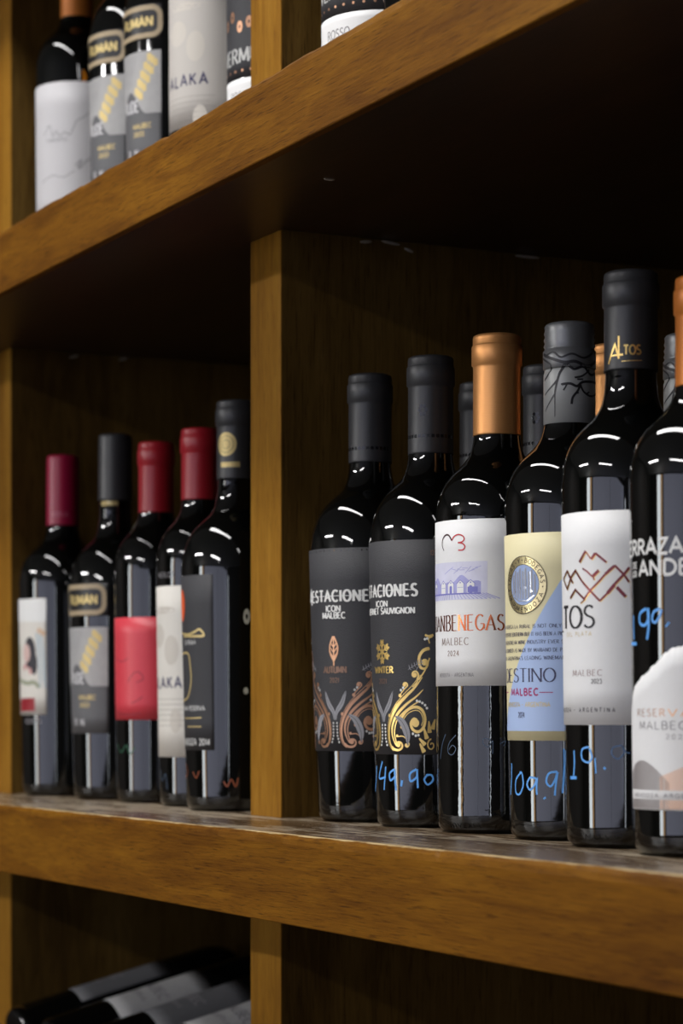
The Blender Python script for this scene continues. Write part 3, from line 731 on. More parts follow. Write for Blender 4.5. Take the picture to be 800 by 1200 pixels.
g = Art(S, OA+.00012, Rr); g.disc(m0[0], m0[1], Rx, Rz, 40, .70); g.build('seal_ring', mat('antique gold foil', (.66, .56, .30), .3, metal=.8), lab)
g = Art(S, OA+.00008, Rr); g.disc(m0[0], m0[1], Rx*.71, Rz*.71, 36); g.build('seal_field', mat('seal blue', (.32, .42, .66), .5), lab)
g = Art(S, OA+.0002, Rr)
g.stroke([(m0[0]+Rx*cos(k*pi/24), m0[1]+Rz*sin(k*pi/24)) for k in range(49)], .0005, closed=True)
g.stroke([(m0[0]+Rx*.71*cos(k*pi/24), m0[1]+Rz*.71*sin(k*pi/24)) for k in range(49)], .0003, closed=True)
def ringtext(art, s_, c, rx, rz, a0, a1, h, flip=False):
    n = len(s_)
    for i, ch in enumerate(s_):
        if ch == ' ': continue
        an = math.radians(a0+(a1-a0)*(i+.5)/n); w_, pls = G[ch]
        ux, uz = (sin(an), -cos(an)); nx, nz = (cos(an), sin(an))
        if flip: ux, uz, nx, nz = -ux, -uz, -nx, -nz
        ox, oz = c[0]+rx*cos(an), c[1]+rz*sin(an)
        for pl in pls: art.stroke([(ox+ux*(q[0]-w_/2)*h+nx*(q[1]-.5)*h, oz+uz*(q[0]-w_/2)*h+nz*(q[1]-.5)*h) for q in pl], h*.17, step=.003)
ringtext(g, 'FINCAS~Y~BODEGAS~', m0, Rx*.86, Rz*.86, 195, -12, .0027)
ringtext(g, 'MENDOZA', m0, Rx*.86, Rz*.86, -115, -18, .0026, True); ringtext(g, 'MAIPU', m0, Rx*.86, Rz*.86, 205, 245, .0026, True)
g.build('seal_lettering', mat('umber print', (.05, .035, .02), .5), lab)
g = Art(S, OA+.00016, Rr); g2 = Art(S, OA+.0002, Rr)
for k in range(-4, 5):
    xk = m0[0]+k*Rx*.135; hk = Rz*.60*sqrt(max(.05, 1-(k*.17)**2)); lo = m0[1]-Rz*.5*sqrt(max(.05, 1-(k*.18)**2))
    g.stroke([(xk, lo), (xk, m0[1]+hk*(.98 if k % 2 else .8))], Rx*.075)
    if k % 2: g2.stroke([(xk-Rx*.05, m0[1]-Rz*.3), (xk-Rx*.05, m0[1]+hk*.9)], .00025); g2.disc(xk, m0[1]+(-.05-.06*abs(k))*Rz, .0007)
g.build('seal_bars', mat('seal grey print', (.30, .31, .36), .4), lab)
g2.stroke([(m0[0]-Rx*.5, m0[1]-Rz*.42), (m0[0]-Rx*.2, m0[1]-Rz*.56), (m0[0]+Rx*.2, m0[1]-Rz*.56), (m0[0]+Rx*.52, m0[1]-Rz*.38)], .0007)
g2.build('seal_highlights', mat('silver foil', (.75, .78, .85), .25, metal=.7), lab)
t = Art(S, OA+.00006, Rr)
xr = t.xy(656, 735)[0]
for k, (s_, yy) in enumerate([('FELIPE BODEGA LA RURAL IS NOT ONLY OUR', 738.5), ('MOST CHERISHED SOUTHERN BUT IT HAS BEEN A PIONEER,', 747.5), ('THE ARGENTINEAN WINE INDUSTRY EVER SINCE', 756.7), ('IT WAS FOUNDED AS MADE BY MARIANO DE PAOLA', 766), ('ONE OF ARGENTINA\'S LEADING WINEMAKERS', 775)]):
    t.text(s_, cx+.001, z(yy), 4.2/sc, width=.064, wt=.16, contrast=.5, gap=.18)
xa, xo = t.xy(597.5, 800)[0], t.xy(651, 800)[0]
t.text('ESTINO', xo, z(800.5), 15.5/sc, width=xo-xa, anchor='r', wt=.15, contrast=.3, serif=.11, gap=.13)
t.text('D', xa-.0008, z(800.5), 15.5/sc, width=.0058, anchor='r', wt=.15, contrast=.3, serif=.11)
t.text('2024', t.xy(611, 838)[0], z(841.5), 6/sc, width=.0058, wt=.15, gap=.15)
t.build('lettering', T_NAVY, lab)
t = Art(S, OA+.00006, Rr); t.text('MALBEC', t.xy(612.5, 812)[0], z(815.8), 7.6/sc, width=t.xy(626, 812)[0]-t.xy(598, 812)[0], wt=.24, gap=.3)
for x_0, x_1 in ((632, 648), (593, 596.5)): t.stroke([t.xy(x_0, 812), t.xy(x_1, 812)], .0005)
t.build('grape_lettering', T_MAG, lab)
t = Art(S, OA+.00006, Rr); t.text('MENDOZA - ARGENTINA', t.xy(614, 826)[0], z(829), 5/sc, width=t.xy(637, 826)[0]-t.xy(595, 826)[0], wt=.16, gap=.2); t.build('origin_lettering', F_PGOLD, lab)
p = Art(S, .00012, Rr)
for tr, w_ in [([(599.5, 895), (599.5, 912), (598.5, 932)], 2.0), ([(610, 906), (604.5, 915), (604.5, 929), (609, 931), (613, 920), (611.5, 907), (609, 906)], 1.9),
           ([(628, 913), (621, 912), (617.5, 920), (621, 926), (626, 921), (629, 913), (628.5, 924), (629, 932)], 2.0), ([(637.5, 935), (638.5, 937)], 3.0),
           ([(653, 905), (643, 907), (640, 917), (645, 922), (650, 915), (653, 906), (651, 920), (650, 933)], 2.0), ([(661, 878), (661, 900), (659, 930)], 2.0)]: p.pstroke(tr, w_*1.22)
p.build('price_writing', T_BLUE, e)
# branches on the screw cap
br = Art(b['SC'], .00012, .0149)
for tr, w_ in [([(663, 425.5), (656, 437), (652, 450), (650, 462), (650, 476), (650, 489)], lambda u: 2.4-1.8*u), ([(653, 446), (646, 454), (638.5, 464)], lambda u: 1.9-u), ([(650, 462), (644, 472), (639, 483)], lambda u: 1.5-.8*u),
               ([(636, 420), (645, 428), (642, 440), (638, 447)], 1.4), ([(637, 416), (650, 422), (662, 425), (674, 424), (688, 430), (697, 424)], 2.2),
               ([(663, 425), (672, 433), (684, 430), (692, 440), (698, 436)], 1.9), ([(658, 451), (668, 450), (676, 453), (684, 448), (698, 450)], 1.9), ([(673, 443), (682, 441), (690, 434)], 1.4),
               ([(680, 450), (677, 458), (671, 466), (669.5, 474)], 1.7), ([(660, 458), (664, 450), (657, 451)], 1.2), ([(680, 452), (684, 460), (692, 465), (698, 462)], 1.5), ([(678, 461), (674, 461)], 1.2), ([(683, 445), (676, 445)], 1.2), ([(686, 463), (690, 460)], 1.2), ([(640, 418), (648, 413), (657, 419), (670, 415), (684, 420), (694, 414)], 1.5), ([(700, 455), (705, 470), (702, 485)], 1.4)]:
    br.pstroke(tr, (lambda u, w_=w_: 1.6*(w_(u) if callable(w_) else w_)), step=.0015)
v0 = len(br.v)
for k in range(3):                                   # the pattern goes round the cap
    for tr in ([(0, .252), (.004, .262), (.009, .27)], [(.004, .262), (.001, .268), (-.003, .272)], [(.006, .266), (.011, .262), (.014, .256)], [(.002, .257), (-.002, .253), (-.003, .247)]):
        br.stroke([(.021+k*.017+q[0], q[1]) for q in tr], .0007)
br.build('branch_print', INK, b['cap'])

# ---- 5: white label with mountain lines
b = B('b5', 739, .7247, 81.5, 76, 320.5, 'A', CAP_K, 437, zs=.200)
tag(b['e'], 'tallest bottle, black capsule with gold lettering, white label with red zigzag mountain lines', 'wine bottle', GR_R)
S = b['S']; Rr = b['R']; sc = b['sc']; e = b['e']; z = lambda y: zpx(b, y)
phc = -.62; cx = phc*Rr
lab = label_patch(S, Rr, phc-1.05, phc+1.05, z(850), z(605), P_W, e)
m_ = Art(S, OA+.00006, Rr); mg_ = Art(S, OA, Rr)
def q(x, y): return (650+x*95/800, 640+y*100/842)
for tr, w_ in [([(245, 165), (305, 55)], 2.6), ([(305, 55), (355, 130)], 1.2), ([(360, 135), (400, 75)], 2.6), ([(400, 75), (450, 115), (510, 165)], 2.0), ([(275, 225), (320, 255), (370, 305)], 1.5), ([(375, 305), (435, 245)], 3.0), ([(375, 300), (390, 340)], 1.4),
               ([(90, 330), (125, 250), (160, 320), (125, 430), (90, 330)], 1.7), ([(125, 250), (180, 370)], 2.0), ([(150, 340), (205, 245), (265, 345), (350, 445), (445, 545)], 1.9), ([(155, 520), (205, 435), (295, 530)], 1.9), ([(290, 530), (350, 445), (440, 350), (540, 235), (590, 195)], 1.9),
               ([(500, 280), (590, 200)], 2.6), ([(590, 195), (630, 235), (680, 285), (730, 360)], 2.0), ([(445, 545), (520, 470), (590, 380)], 1.9), ([(520, 470), (590, 385)], 3.2), ([(590, 380), (680, 285), (735, 215)], 2.4), ([(610, 410), (700, 505)], 3.0), ([(255, 570), (300, 530)], 1.0)]:
    m_.pstroke([q(*p) for p in tr], w_*1.3, sm=False); mg_.pstroke([(q(*p)[0]+.7, q(*p)[1]+.5) for p in tr], w_*1.2, sm=False)
m_.build('mountain_lines', F_WINE, lab); mg_.build('gold_glints', F_GOLD, lab)  # glints on the foil lines painted as offset gold strokes
t = Art(S, OA, Rr); xs = t.xy(696.5, 725)[0]; xo = t.xy(667.5, 725)[0]
t.text('S', xs, z(738), 25/sc, width=t.xy(696.5, 725)[0]-t.xy(684, 725)[0], anchor='r', wt=.14, contrast=.6)
t.text('O', t.xy(682, 725)[0], z(738), 25/sc, width=t.xy(682, 725)[0]-t.xy(668, 725)[0], anchor='r', wt=.2, contrast=.35)
t.text('T', t.xy(666.3, 725)[0], z(738), 25/sc, width=.0075, anchor='r', wt=.24, contrast=.6)
t.text('AL', t.xy(661, 725)[0]-.0012, z(738)-.0015, 30/sc, width=.016, anchor='r', wt=.13, contrast=.5)
t.build('lettering', INK, lab)
t = Art(S, OA, Rr); t.text('DEL PLATA', t.xy(693, 745)[0], z(747.5), 4.6/sc, width=.022, anchor='r', wt=.12, gap=.45)
t.build('sub_lettering', F_PGOLD, lab)
t = Art(S, OA, Rr); t.text('MALBEC', t.xy(705.3, 790)[0], z(793.5), 6.8/sc, width=t.xy(705, 790)[0]-t.xy(671.5, 790)[0], anchor='r', wt=.13, contrast=.4, gap=.3, serif=.07); t.build('grape_lettering', mat('brown print', (.22, .10, .09), .5), lab)
t = Art(S, OA, Rr); t.text('2023', t.xy(705, 800)[0], z(802.5), 5/sc, width=.0068, anchor='r', wt=.15, gap=.15)
t.text('MENDOZA - ARGENTINA', t.xy(720.5, 832)[0], z(835), 4.6/sc, width=.052, anchor='r', wt=.17, gap=.75); t.build('origin_lettering', mat('charcoal print', (.06, .055, .06), .5), lab)
t = Art(b['SC'], .00015, .0149)
xa, xb = t.xy(722.5, 415)[0], t.xy(750.5, 415)[0]
t.text('TOS', t.xy(730.5, 415)[0], z(420.5), 10.5/sc, width=xb-t.xy(730.5, 415)[0], anchor='l', wt=.2, gap=.12)
t.text('L', t.xy(724.2, 415)[0], z(420.5), 22/sc, width=.0029, anchor='l', wt=.1)
t.stroke([t.xy(713, 427.5), t.xy(720.5, 404), t.xy(725, 421)], .0011); t.stroke([t.xy(715.5, 418), t.xy(724, 416.5)], .0008)
t.stroke([t.xy(728, 424), t.xy(752, 423)], .0004)
t.build('capsule_lettering', F_GOLD, b['cap'])
p = Art(S, .00012, Rr)
for tr, w_ in [([(662.5, 880), (662.5, 895), (661, 912)], 2.0), ([(672.5, 880), (673, 895), (672, 911)], 2.2), ([(668.5, 912), (675.5, 912)], 3.0), ([(690, 876), (682, 879), (682, 890), (689, 894), (693.5, 888), (690.5, 878)], 1.9),
           ([(697, 889), (697.5, 898), (698, 907)], 1.6), ([(707, 900), (709.5, 902)], 2.2)]: p.pstroke(tr, w_*1.22)
p.build('price_writing', T_BLUE, e)
p = Art(S, .00012, Rr); p.pstroke([(728, 874), (718, 877), (717, 885), (724, 890), (731, 883), (729, 875), (733, 882), (738, 883)], 1.7); p.build('price_smudge', mat('thin blue marker', (.06, .12, .24), .4), e)
em = Art(S, .00035, Rr); em.text('NOVO', p.xy(705, 975)[0], z(981.5), 6/sc, width=p.xy(728, 970)[0]-p.xy(683, 970)[0], wt=.2, gap=.5); em.build('embossing', GLASS, e)

# ---- 6: rightmost bottle, white lettering on the glass, white scalloped label
b = B('b6', 825, .7117, 88, 82, 326, 'A', CAP_C, 455)
b['cap'].data.materials.clear(); b['cap'].data.materials.append(CAP_CM)
tag(b['e'], 'rightmost bottle, orange capsule, white capitals on glass above a ragged mountain shaped label', 'wine bottle', GR_R)
S = b['S']; Rr = b['R']; sc = b['sc']; e = b['e']; z = lambda y: zpx(b, y)
t = Art(S, .00012, Rr)
xa = t.xy(741, 650)[0]; xz = t.xy(800, 650)[0]
t.text('ERRAZAS', t.xy(738.2, 650)[0], z(653.5), 17/sc, width=.0505, anchor='l', wt=.2, gap=.15)
t.text('T', t.xy(738.2, 650)[0]-.001, z(653.5), 17/sc, width=.006, anchor='r', wt=.2)
t.text('ANDES', t.xy(749, 670)[0], z(678), 17/sc, width=.0400, anchor='l', wt=.2, gap=.17)
t.text('DE', t.xy(746, 665)[0], z(668), 6.5/sc, width=.0052, anchor='r', wt=.2); t.text('LOS', t.xy(746, 675)[0], z(678), 6.5/sc, width=.0058, anchor='r', wt=.2)
t.build('lettering', T_W, e)
# label silhouette: a rounded, ragged mountain
n = 60; lab = None
pc = S.pixel(815, 800)[0]
xs0 = -1.50*Rr; xs1 = pc*Rr+(pc*Rr-xs0)
knots = [(-1.5*Rr, 846), (t.xy(742, 800)[0], 812), (t.xy(748, 800)[0], 800), (t.xy(758, 800)[0], 791), (t.xy(770, 800)[0], 779), (t.xy(784, 800)[0], 765), (t.xy(797, 800)[0], 761.5), (pc*Rr, 757)]
def peak(x):
    x = min(x, 2*pc*Rr-x)
    for p0, p1 in zip(knots, knots[1:]):
        if x <= p1[0]:
            u = (x-p0[0])/(p1[0]-p0[0]); yy = p0[1]+(p1[1]-p0[1])*u; return z(yy)+.0009*abs(sin(u*pi))+.00035*sin(x*2600)
    return z(757)
a = Art(S, .00018, Rr); zb = z(948)
nx = 70; nz = 8; base = len(a.v)
for i in range(nx+1):
    x = xs0+(xs1-xs0)*i/nx
    for j in range(nz+1): a.add(x, zb+(peak(x)-zb)*j/nz)
for i in range(nx):
    for j in range(nz): k = i*(nz+1)+j; a.f.append((k, k+nz+1, k+nz+2, k+1))
lab = a.build('front_label', P_W, e)
md = lab.modifiers.new('thickness', 'SOLIDIFY'); md.thickness = .00014; md.offset = -1
for pf in lab.data.polygons: pf.use_smooth = True
t = Art(S, .0003, Rr); t.text('RESER', t.xy(747.5, 836)[0], z(840), 8.2/sc, width=t.xy(779, 836)[0]-t.xy(747.5, 836)[0], anchor='l', wt=.15, contrast=.6, gap=.32)
t.build('lettering', F_COP, lab)
t2 = Art(S, .0003, Rr); t2.text('VA', t.xy(783, 836)[0], z(840), 8.2/sc, width=.0125, anchor='l', wt=.15, gap=.32); t2.build('copper_lettering', F_ORG, lab)
t = Art(S, .0003, Rr); t.text('MALBEC', t.xy(750, 850)[0], z(855), 9/sc, width=t.xy(804, 850)[0]-t.xy(750, 850)[0], anchor='l', wt=.15, contrast=.6, gap=.3)
t.text('2023', t.xy(780, 862)[0], z(866), 5/sc, width=.013, anchor='l', wt=.13, gap=.3)
t.text('MENDOZA ARGENTINA', t.xy(744, 930)[0], z(933.3), 4.2/sc, width=.056, anchor='l', wt=.18, gap=.25); t.build('small_lettering', T_GR, lab)
h1 = Art(S, .0003, Rr); h2 = Art(S, .0003, Rr)
xl, xm = -1.42*Rr, t.xy(777, 920)[0]
def hl(x):
    u = (x-xl)/(xm-xl); return z(918)+(z(891)-z(918))*sin(pi*min(1, max(0, .15+u*.75)))
for k in range(34):
    x = xl+k*(xm+.004-xl)/34; h1.rect(x, x+.0007, z(925), max(hl(x), z(924))) if hl(x) > z(925) else None; h1.rect(x, x+.0007, z(946.5), z(936))
for k in range(30):
    x = xm-.002+k*.00145; yt = 912-20*min(1, (k+2)/16); h2.rect(x, x+.0009, z(925), z(yt)); h2.rect(x, x+.0009, z(946.5), z(936))
h1.build('grey_hill_print', mat('taupe print', (.34, .31, .30), .5), lab); h2.build('orange_hill_print', mat('salmon print', (.80, .50, .34), .4, metal=.2), lab)
p = Art(S, .0002, Rr)
for tr, w_ in [([(742.5, 722), (742.5, 735), (743, 750)], 2.6), ([(740, 755), (746, 755)], 3.4), ([(757, 714), (750, 720), (750, 731), (756, 733), (760, 724), (759, 714), (760, 735), (758, 750)], 2.8), ([(773, 714), (766, 718), (764, 727), (768, 730), (773, 722), (775, 715)], 2.4), ([(780, 735), (784, 730)], 1.8)]: p.pstroke(tr, w_*1.22)
p.build('price_writing', T_BLUE, e)

# ---- second row of the right bay: copies of the kinds in front
def second(key, X, Y, label, H=None):
    src = bottles[key]; c = copy_tree(src['e']); c.location = (X, Y, .0003)
    c.rotation_euler[2] = random.uniform(-.2, .2)
    for ch in list(c.children):
        if ch.name.startswith('price'): bpy.data.objects.remove(ch, do_unlink=True)
    c['label'] = label; return c
second('b1', -1.4384, .223, 'black capsule of a second row bottle, seen left of the copper capsule')
second('b2', -1.3517, .223, 'black capsule of a second row bottle, right of the copper capsule')
second('b3', -1.266, .222, 'sliver of copper capsule behind, between grey screw cap and tall black capsule')
second('b4', -1.1736, .215, 'grey branch printed screw cap behind, left of the orange capsule')

# ---- left bay
def simple_text(S, R, parent, m, items, off=OA, name='lettering'):
    a = Art(S, off, R)
    for s_, x, zz, h, wd, kw in items: a.text(s_, x, zz, h, width=wd, **kw)
    return a.build(name, m, parent)
b = B('l1', 73.6, .735, 51.5, 47, 535, 'A', CAP_P, 617, 'smooth')
tag(b['e'], 'crimson capped bottle, picture label with a dark haired woman, leftmost in the left bay', 'wine bottle', GR_L)
S = b['S']; Rr = b['R']; sc = b['sc']; e = b['e']; z = lambda y: zpx(b, y)
a = Art(S, OA, Rr); xr = S.pixel(54.5, 770)[0]
lab = label_patch(S, Rr, xr-1.5, xr, z(838), z(704), P_C, e)
def patch(m, pts, w_, name='picture_print', par=None, off=OA, S_=None, R_=None, sm=True):
    q_ = Art(S_ or S, off, R_ or Rr); q_.pstroke(pts, w_, sm=sm, step=.0015); return q_.build(name, m, par or lab)
patch(mat('white top print', (.74, .74, .72), .6), [(22, 716), (54, 716)], 26, sm=False, off=OA)
patch(mat('pale blue print', (.42, .49, .52), .5), [(45, 742), (48, 765), (49, 785), (50, 806)], 9, off=OA)
patch(mat('pale green print', (.52, .55, .42), .5), [(22, 748), (24, 765), (23, 792)], 7, off=OA)
patch(mat('tan print', (.60, .42, .28), .5), [(44, 738), (53, 744)], 6, off=OA+.00003)
def blob(m, px_, py_, rx, rz, off, name='picture_print'):
    a_ = Art(S, off, Rr); x_, z_ = a_.xy(px_, py_); a_.disc(x_, z_, rx/sc, rz/sc, 18); return a_.build(name, m, lab)
blob(mat('dark hair print', (.015, .013, .02), .5), 35, 765, 10, 18, OA+.00008); blob(mat('dark hair print', (.015, .013, .02), .5), 40, 778, 5, 13, OA+.00008)
blob(T_SKIN, 31.5, 766, 7, 11, OA+.00014)
patch(mat('pink dress print', (.55, .30, .28), .5), [(28, 784), (33, 780), (37, 790)], 6, off=OA+.00004)
patch(T_SAGE, [(24, 797), (32, 801), (40, 800), (46, 806)], 5)
patch(mat('dark red print', (.28, .012, .02), .45), [(25, 827), (32, 826), (41, 826)], 15, sm=False)
bt = Art(S, .0001, Rr); bt.text('RESERVA', S.pixel(38, 845)[0]*Rr, z(848), 5/sc, width=.022, wt=.16); bt.build('lettering', T_GR, e)
cp = Art(b['SC'], .0001, .0149); cp.text('BODEGA', cp.xy(70, 600)[0], z(607), 5/sc, width=.016, wt=.2); cp.build('capsule_lettering', mat('pink print', (.5, .1, .16), .4), b['cap'])

def plaque_bottle(key, px, Yp, Rpx, H, z0, label, grp):
    b = B(key, px, Yp, Rpx, Rpx*.9, 0, 'B', CAP_K, .058, 'smooth', z0=z0, H=H)
    tag(b['e'], label, 'wine bottle', grp)
    S = b['S']; Rr = b['R']; e = b['e']
    ph = -.87
    pl = label_patch(S, Rr, ph-.75, ph+.75, .1585, .187, CAP_KB, e, 'plaque_label')
    a = Art(S, OA, Rr); cx = ph*Rr
    rr = lambda hw, z0_, z1_, rad: [(cx-hw+rad+.0001, z0_), (cx+hw-rad, z0_)]+arc(cx+hw-rad, z0_+rad, rad, rad, -90, 0, 5)+arc(cx+hw-rad, z1_-rad, rad, rad, 0, 90, 5)+[(cx-hw+rad, z1_)]+arc(cx-hw+rad, z1_-rad, rad, rad, 90, 180, 5)+arc(cx-hw+rad, z0_+rad, rad, rad, 180, 270, 5)
    a.stroke(rr(.0255, .1615, .1840, .007), .0042); a.build('plaque_frame', mat('tan plaque', (.36, .28, .17), .5), pl)
    a = Art(S, OA+.0001, Rr); a.text('RUMAN', cx+.002, .169, .0075, width=.034, wt=.26); a.build('plaque_lettering', F_PGOLD, pl)
    lab = label_patch(S, Rr, ph-.85, ph+.72, .057, .149, P_G, e)
    a = Art(S, OA, Rr); hw = .72*Rr
    a.between(cx-hw*1.1, cx+hw-.0004, lambda x: .1075+.012*cos(min(1, abs((x-cx+.006)/.019))*pi/1.0)*.8 if abs(x-cx+.006) < .019 else .1075-.0096, lambda x: .1488, 30)
    a.build('map_print', P_LG, lab)
    a = Art(S, OA+.0001, Rr)
    for k in range(5):
        for q_ in range(3):
            x = cx+.004+k*.0035+q_*.0026-.004; zz = .114+k*.0066-q_*.0022; a.rect(x, x+.0042, zz, zz+.0060)
    a.build('gold_print', F_PGOLD, lab)
    a = Art(S, OA+.0001, Rr)
    for k in range(9): a.stroke([(cx-.026, .125+k*.0026), (cx-.004+k*.001, .126+k*.0024)], .0003)
    a.build('contour_print', T_GR, lab)
    simple_text(S, Rr, lab, T_LG, [('RUDE', cx-.006, .1005, .009, .020, dict(wt=.18))])
    simple_text(S, Rr, lab, F_PGOLD, [('MALBEC', cx+.007, .0865, .0036, .020, dict(wt=.2)), ('2022', cx+.004, .0800, .0034, .012, dict(wt=.2))], name='grape_lettering')
    simple_text(S, Rr, lab, T_LG, [('R. N.', cx-.003, .064, .0055, .016, dict(wt=.2))], name='foot_lettering')
    return b
b = plaque_bottle('l2', 135, .745, 54, .319, 0, 'black capped bottle with tan plaque above a grey label, in the left bay', GR_L)
cp = Art(b['SC'], .0001, .0149)
for k in range(5): cp.disc(cp.xy(120+k*4, 590)[0], zpx(b, 592), .0016, .0022, 10, .4)
cp.build('capsule_print', F_PGOLD, b['cap'])

b = B('l3', 183, .745, 49, 46, 519.5, 'A', CAP_R, 602, 'foil')
tag(b['e'], 'bottle with red capsule and plain red label in the left bay', 'wine bottle', GR_L)
S = b['S']; Rr = b['R']; sc = b['sc']; e = b['e']; z = lambda y: zpx(b, y)
lab = label_patch(S, Rr, -2.2, .55, z(844), z(725.5), P_R, e)
a = Art(S, OA, Rr); dk = mat('dark red line print', (.22, .012, .03), .5)
a.pstroke([(150, 800), (156, 790), (163, 788), (168, 796), (160, 800)], 1.0); a.pstroke([(154, 824), (160, 822), (167, 817)], 1.0); a.pstroke([(136, 770), (142, 776), (150, 772)], 1.0); a.pstroke([(137, 835), (150, 838), (165, 836)], .8)
a.build('sketch_print', dk, lab)
p = Art(S, .00012, Rr); p.pstroke([(138, 872), (142, 882), (148, 874), (152, 884), (158, 876)], 1.6); p.build('price_writing', T_GREEN, e)

b = B('l4', 234, .745, 51, 47, 503.5, 'A', CAP_R, 587, 'foil')
tag(b['e'], 'bottle with red capsule and tall cream label in the left bay', 'wine bottle', GR_L)
def cream_label(b, phc, z0, z1, tz, width, paper=P_C):
    S = b['S']; Rr = b['R']; e = b['e']; cx = phc*Rr
    lab = label_patch(S, Rr, phc-width, phc+width, z0, z1, paper, e)
    for (x, zz, w_, h_) in [(-.012, tz+.042, .020, .020), (.006, tz+.030, .016, .024), (-.004, tz+.062, .03, .006), (.010, tz-.026, .012, .02)]:
        a = Art(S, OA, Rr); a.disc(cx+x, zz, w_/2, h_/2, 16); a.build('watermark_print', mat('faint beige print', (.56, .52, .46), .6), lab)
    simple_text(S, Rr, lab, T_NAVY, [('ALAKA', cx-.004, tz, .0085, .040, dict(wt=.17, gap=.35))])
    simple_text(S, Rr, lab, T_GR, [('MERLOT', cx, tz+.088, .0042, .020, dict(wt=.13, gap=.3))], name='grape_lettering')
    a = Art(S, OA, Rr)
    for k in range(6): a.stroke([(cx-.024, tz-.009-k*.0042), (cx+.022-(k % 2)*.004, tz-.009-k*.0042)], .0004)
    a.build('text_lines', mat('light brown print', (.33, .30, .27), .6), lab)
    return lab
cream_label(b, -.90, zpx(b, 887), zpx(b, 689), zpx(b, 807), .72)
p = Art(b['S'], .00012, b['R']); p.pstroke([(188, 902), (190, 915), (194, 908), (196, 925)], 1.2); p.build('price_writing', T_BLUED, b['e'])

b = B('l5', 276.5, .735, 64.5, 58, 471, 'B', CAP_K, 563, 'foil')
tag(b['e'], 'bottle with gold roundel on black capsule, black label, left bay against the divider', 'wine bottle', GR_L)
S = b['S']; Rr = b['R']; sc = b['sc']; e = b['e']; z = lambda y: zpx(b, y)
ph1 = S.pixel(250, 750)[0]
lab = label_patch(S, Rr, ph1-1.5, ph1, z(879), z(677), P_K, e)
a = Art(S, OA, Rr); x = a.xy(214, 709)[0]; a.disc(x, z(711), 16/sc*.62, 19/sc, 20); a.build('orange_roundel', T_OR, lab)
a = Art(S, OA, Rr); a.pstroke([(212, 742), (220, 744), (228, 741), (234, 738), (239, 745), (230, 746), (216, 746)], 2.6); a.pstroke([(213, 768), (220, 766), (223, 780), (224, 800), (220, 818), (214, 822)], 2.4)
a.pstroke([(217, 842), (226, 842), (236, 841.5)], 1.4); a.pstroke([(220, 852), (236, 852)], 1.2); a.build('gold_print', F_PGOLD, lab)
simple_text(S, Rr, lab, T_WG, [('SYRAH', a.xy(222, 755)[0], z(757), 5/sc, .016, dict(wt=.2)), ('GRAN RESERVA', a.xy(240, 830)[0], z(833), 5/sc, .034, dict(wt=.22, anchor='r')), ('MENDOZA 2014', a.xy(246, 868)[0], z(873), 7/sc, .042, dict(wt=.2, anchor='r'))])
a = Art(S, .00012, Rr); x, zz = a.xy(289, 723); a.disc(x, zz, 4/sc, 9/sc, 14, .35); x, zz = a.xy(288, 810); a.disc(x, zz, 3/sc, 4/sc, 10); a.build('side_print', mat('pale gold print', (.45, .43, .33), .5), e)
p = Art(S, .00012, Rr); p.pstroke([(218, 895), (220, 905), (218, 912)], 1.8); p.pstroke([(226, 905), (230, 912), (233, 904)], 1.8); p.pstroke([(262, 916), (266, 922), (271, 914), (276, 922), (279, 912)], 2.0); p.build('price_writing', T_ORG, e)
c = Art(b['SC'], .0001, .0149); x, zz = c.xy(264.5, 521)
for q_ in (1, .68, .36): c.disc(x, zz, .0088*q_, .0092*q_, 24, 1-.28/q_ if q_ > .4 else 0)
c.rect(c.xy(259, 547)[0], c.xy(281, 547)[0], z(550), z(544)); c.build('capsule_print', F_PGOLD, b['cap'])

# ---- upper shelf
ZS = ZU+TU
b = B('u1', 90, .745, 48, 46, 0, 'A', CAP_CM, .066, 'foil', z0=ZS, H=.304)
tag(b['e'], 'leftmost bottle of the upper shelf, orange capsule, white label with handwriting', 'wine bottle', GR_U)
S = b['S']; Rr = b['R']; sc = b['sc']; e = b['e']; z = lambda y: zpx(b, y)
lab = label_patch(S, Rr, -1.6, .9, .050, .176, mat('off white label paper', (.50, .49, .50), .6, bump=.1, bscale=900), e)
a = Art(S, OA, Rr); a.pstroke([(52, 160), (58, 148), (62, 160), (66, 154), (70, 160), (76, 155), (82, 158), (90, 142), (98, 138), (104, 132)], 1.0)
a.pstroke([(88, 195), (95, 188), (92, 198), (100, 190), (106, 186)], 1.2); a.pstroke([(50, 215), (62, 206), (74, 208), (88, 200)], .8); a.build('handwriting_print', T_GR, lab)
simple_text(S, Rr, lab, T_GR, [('TORRONTES', S.pixel(66, 175)[0]*Rr, z(177), 3.5/sc, .022, dict(wt=.14))])
# amber wine showing at the shoulder
for pts, w_ in (([(55, 108), (54, 118), (55.5, 128)], 6), ([(97, 82), (99, 92), (96, 106)], 5)):
    a = Art(S, .00008, Rr); a.pstroke(pts, lambda u: w_*sin(pi*(.1+.8*u))); 
    a.build('amber_tint', AMBER, e)
plaque_bottle('u2', 155, .745, 51, .319, ZS, 'upper shelf bottle with tan plaque and grey label, left one of the two alike', GR_U)
plaque_bottle('u3', 197, .745, 52, .319, ZS, 'upper shelf bottle with tan plaque and grey label, right one of the two alike', GR_U)
b = B('u4', 249, .745, 51, 50, 0, 'A', CAP_R, .066, 'foil', z0=ZS, H=.304)
tag(b['e'], 'upper shelf bottle with tall cream label printed with dark capitals', 'wine bottle', GR_U)
cream_label(b, -.58, .066, .205, zpx(b, 112), .98, mat('dull cream label paper', (.50, .47, .43), .6, bump=.1, bscale=900))
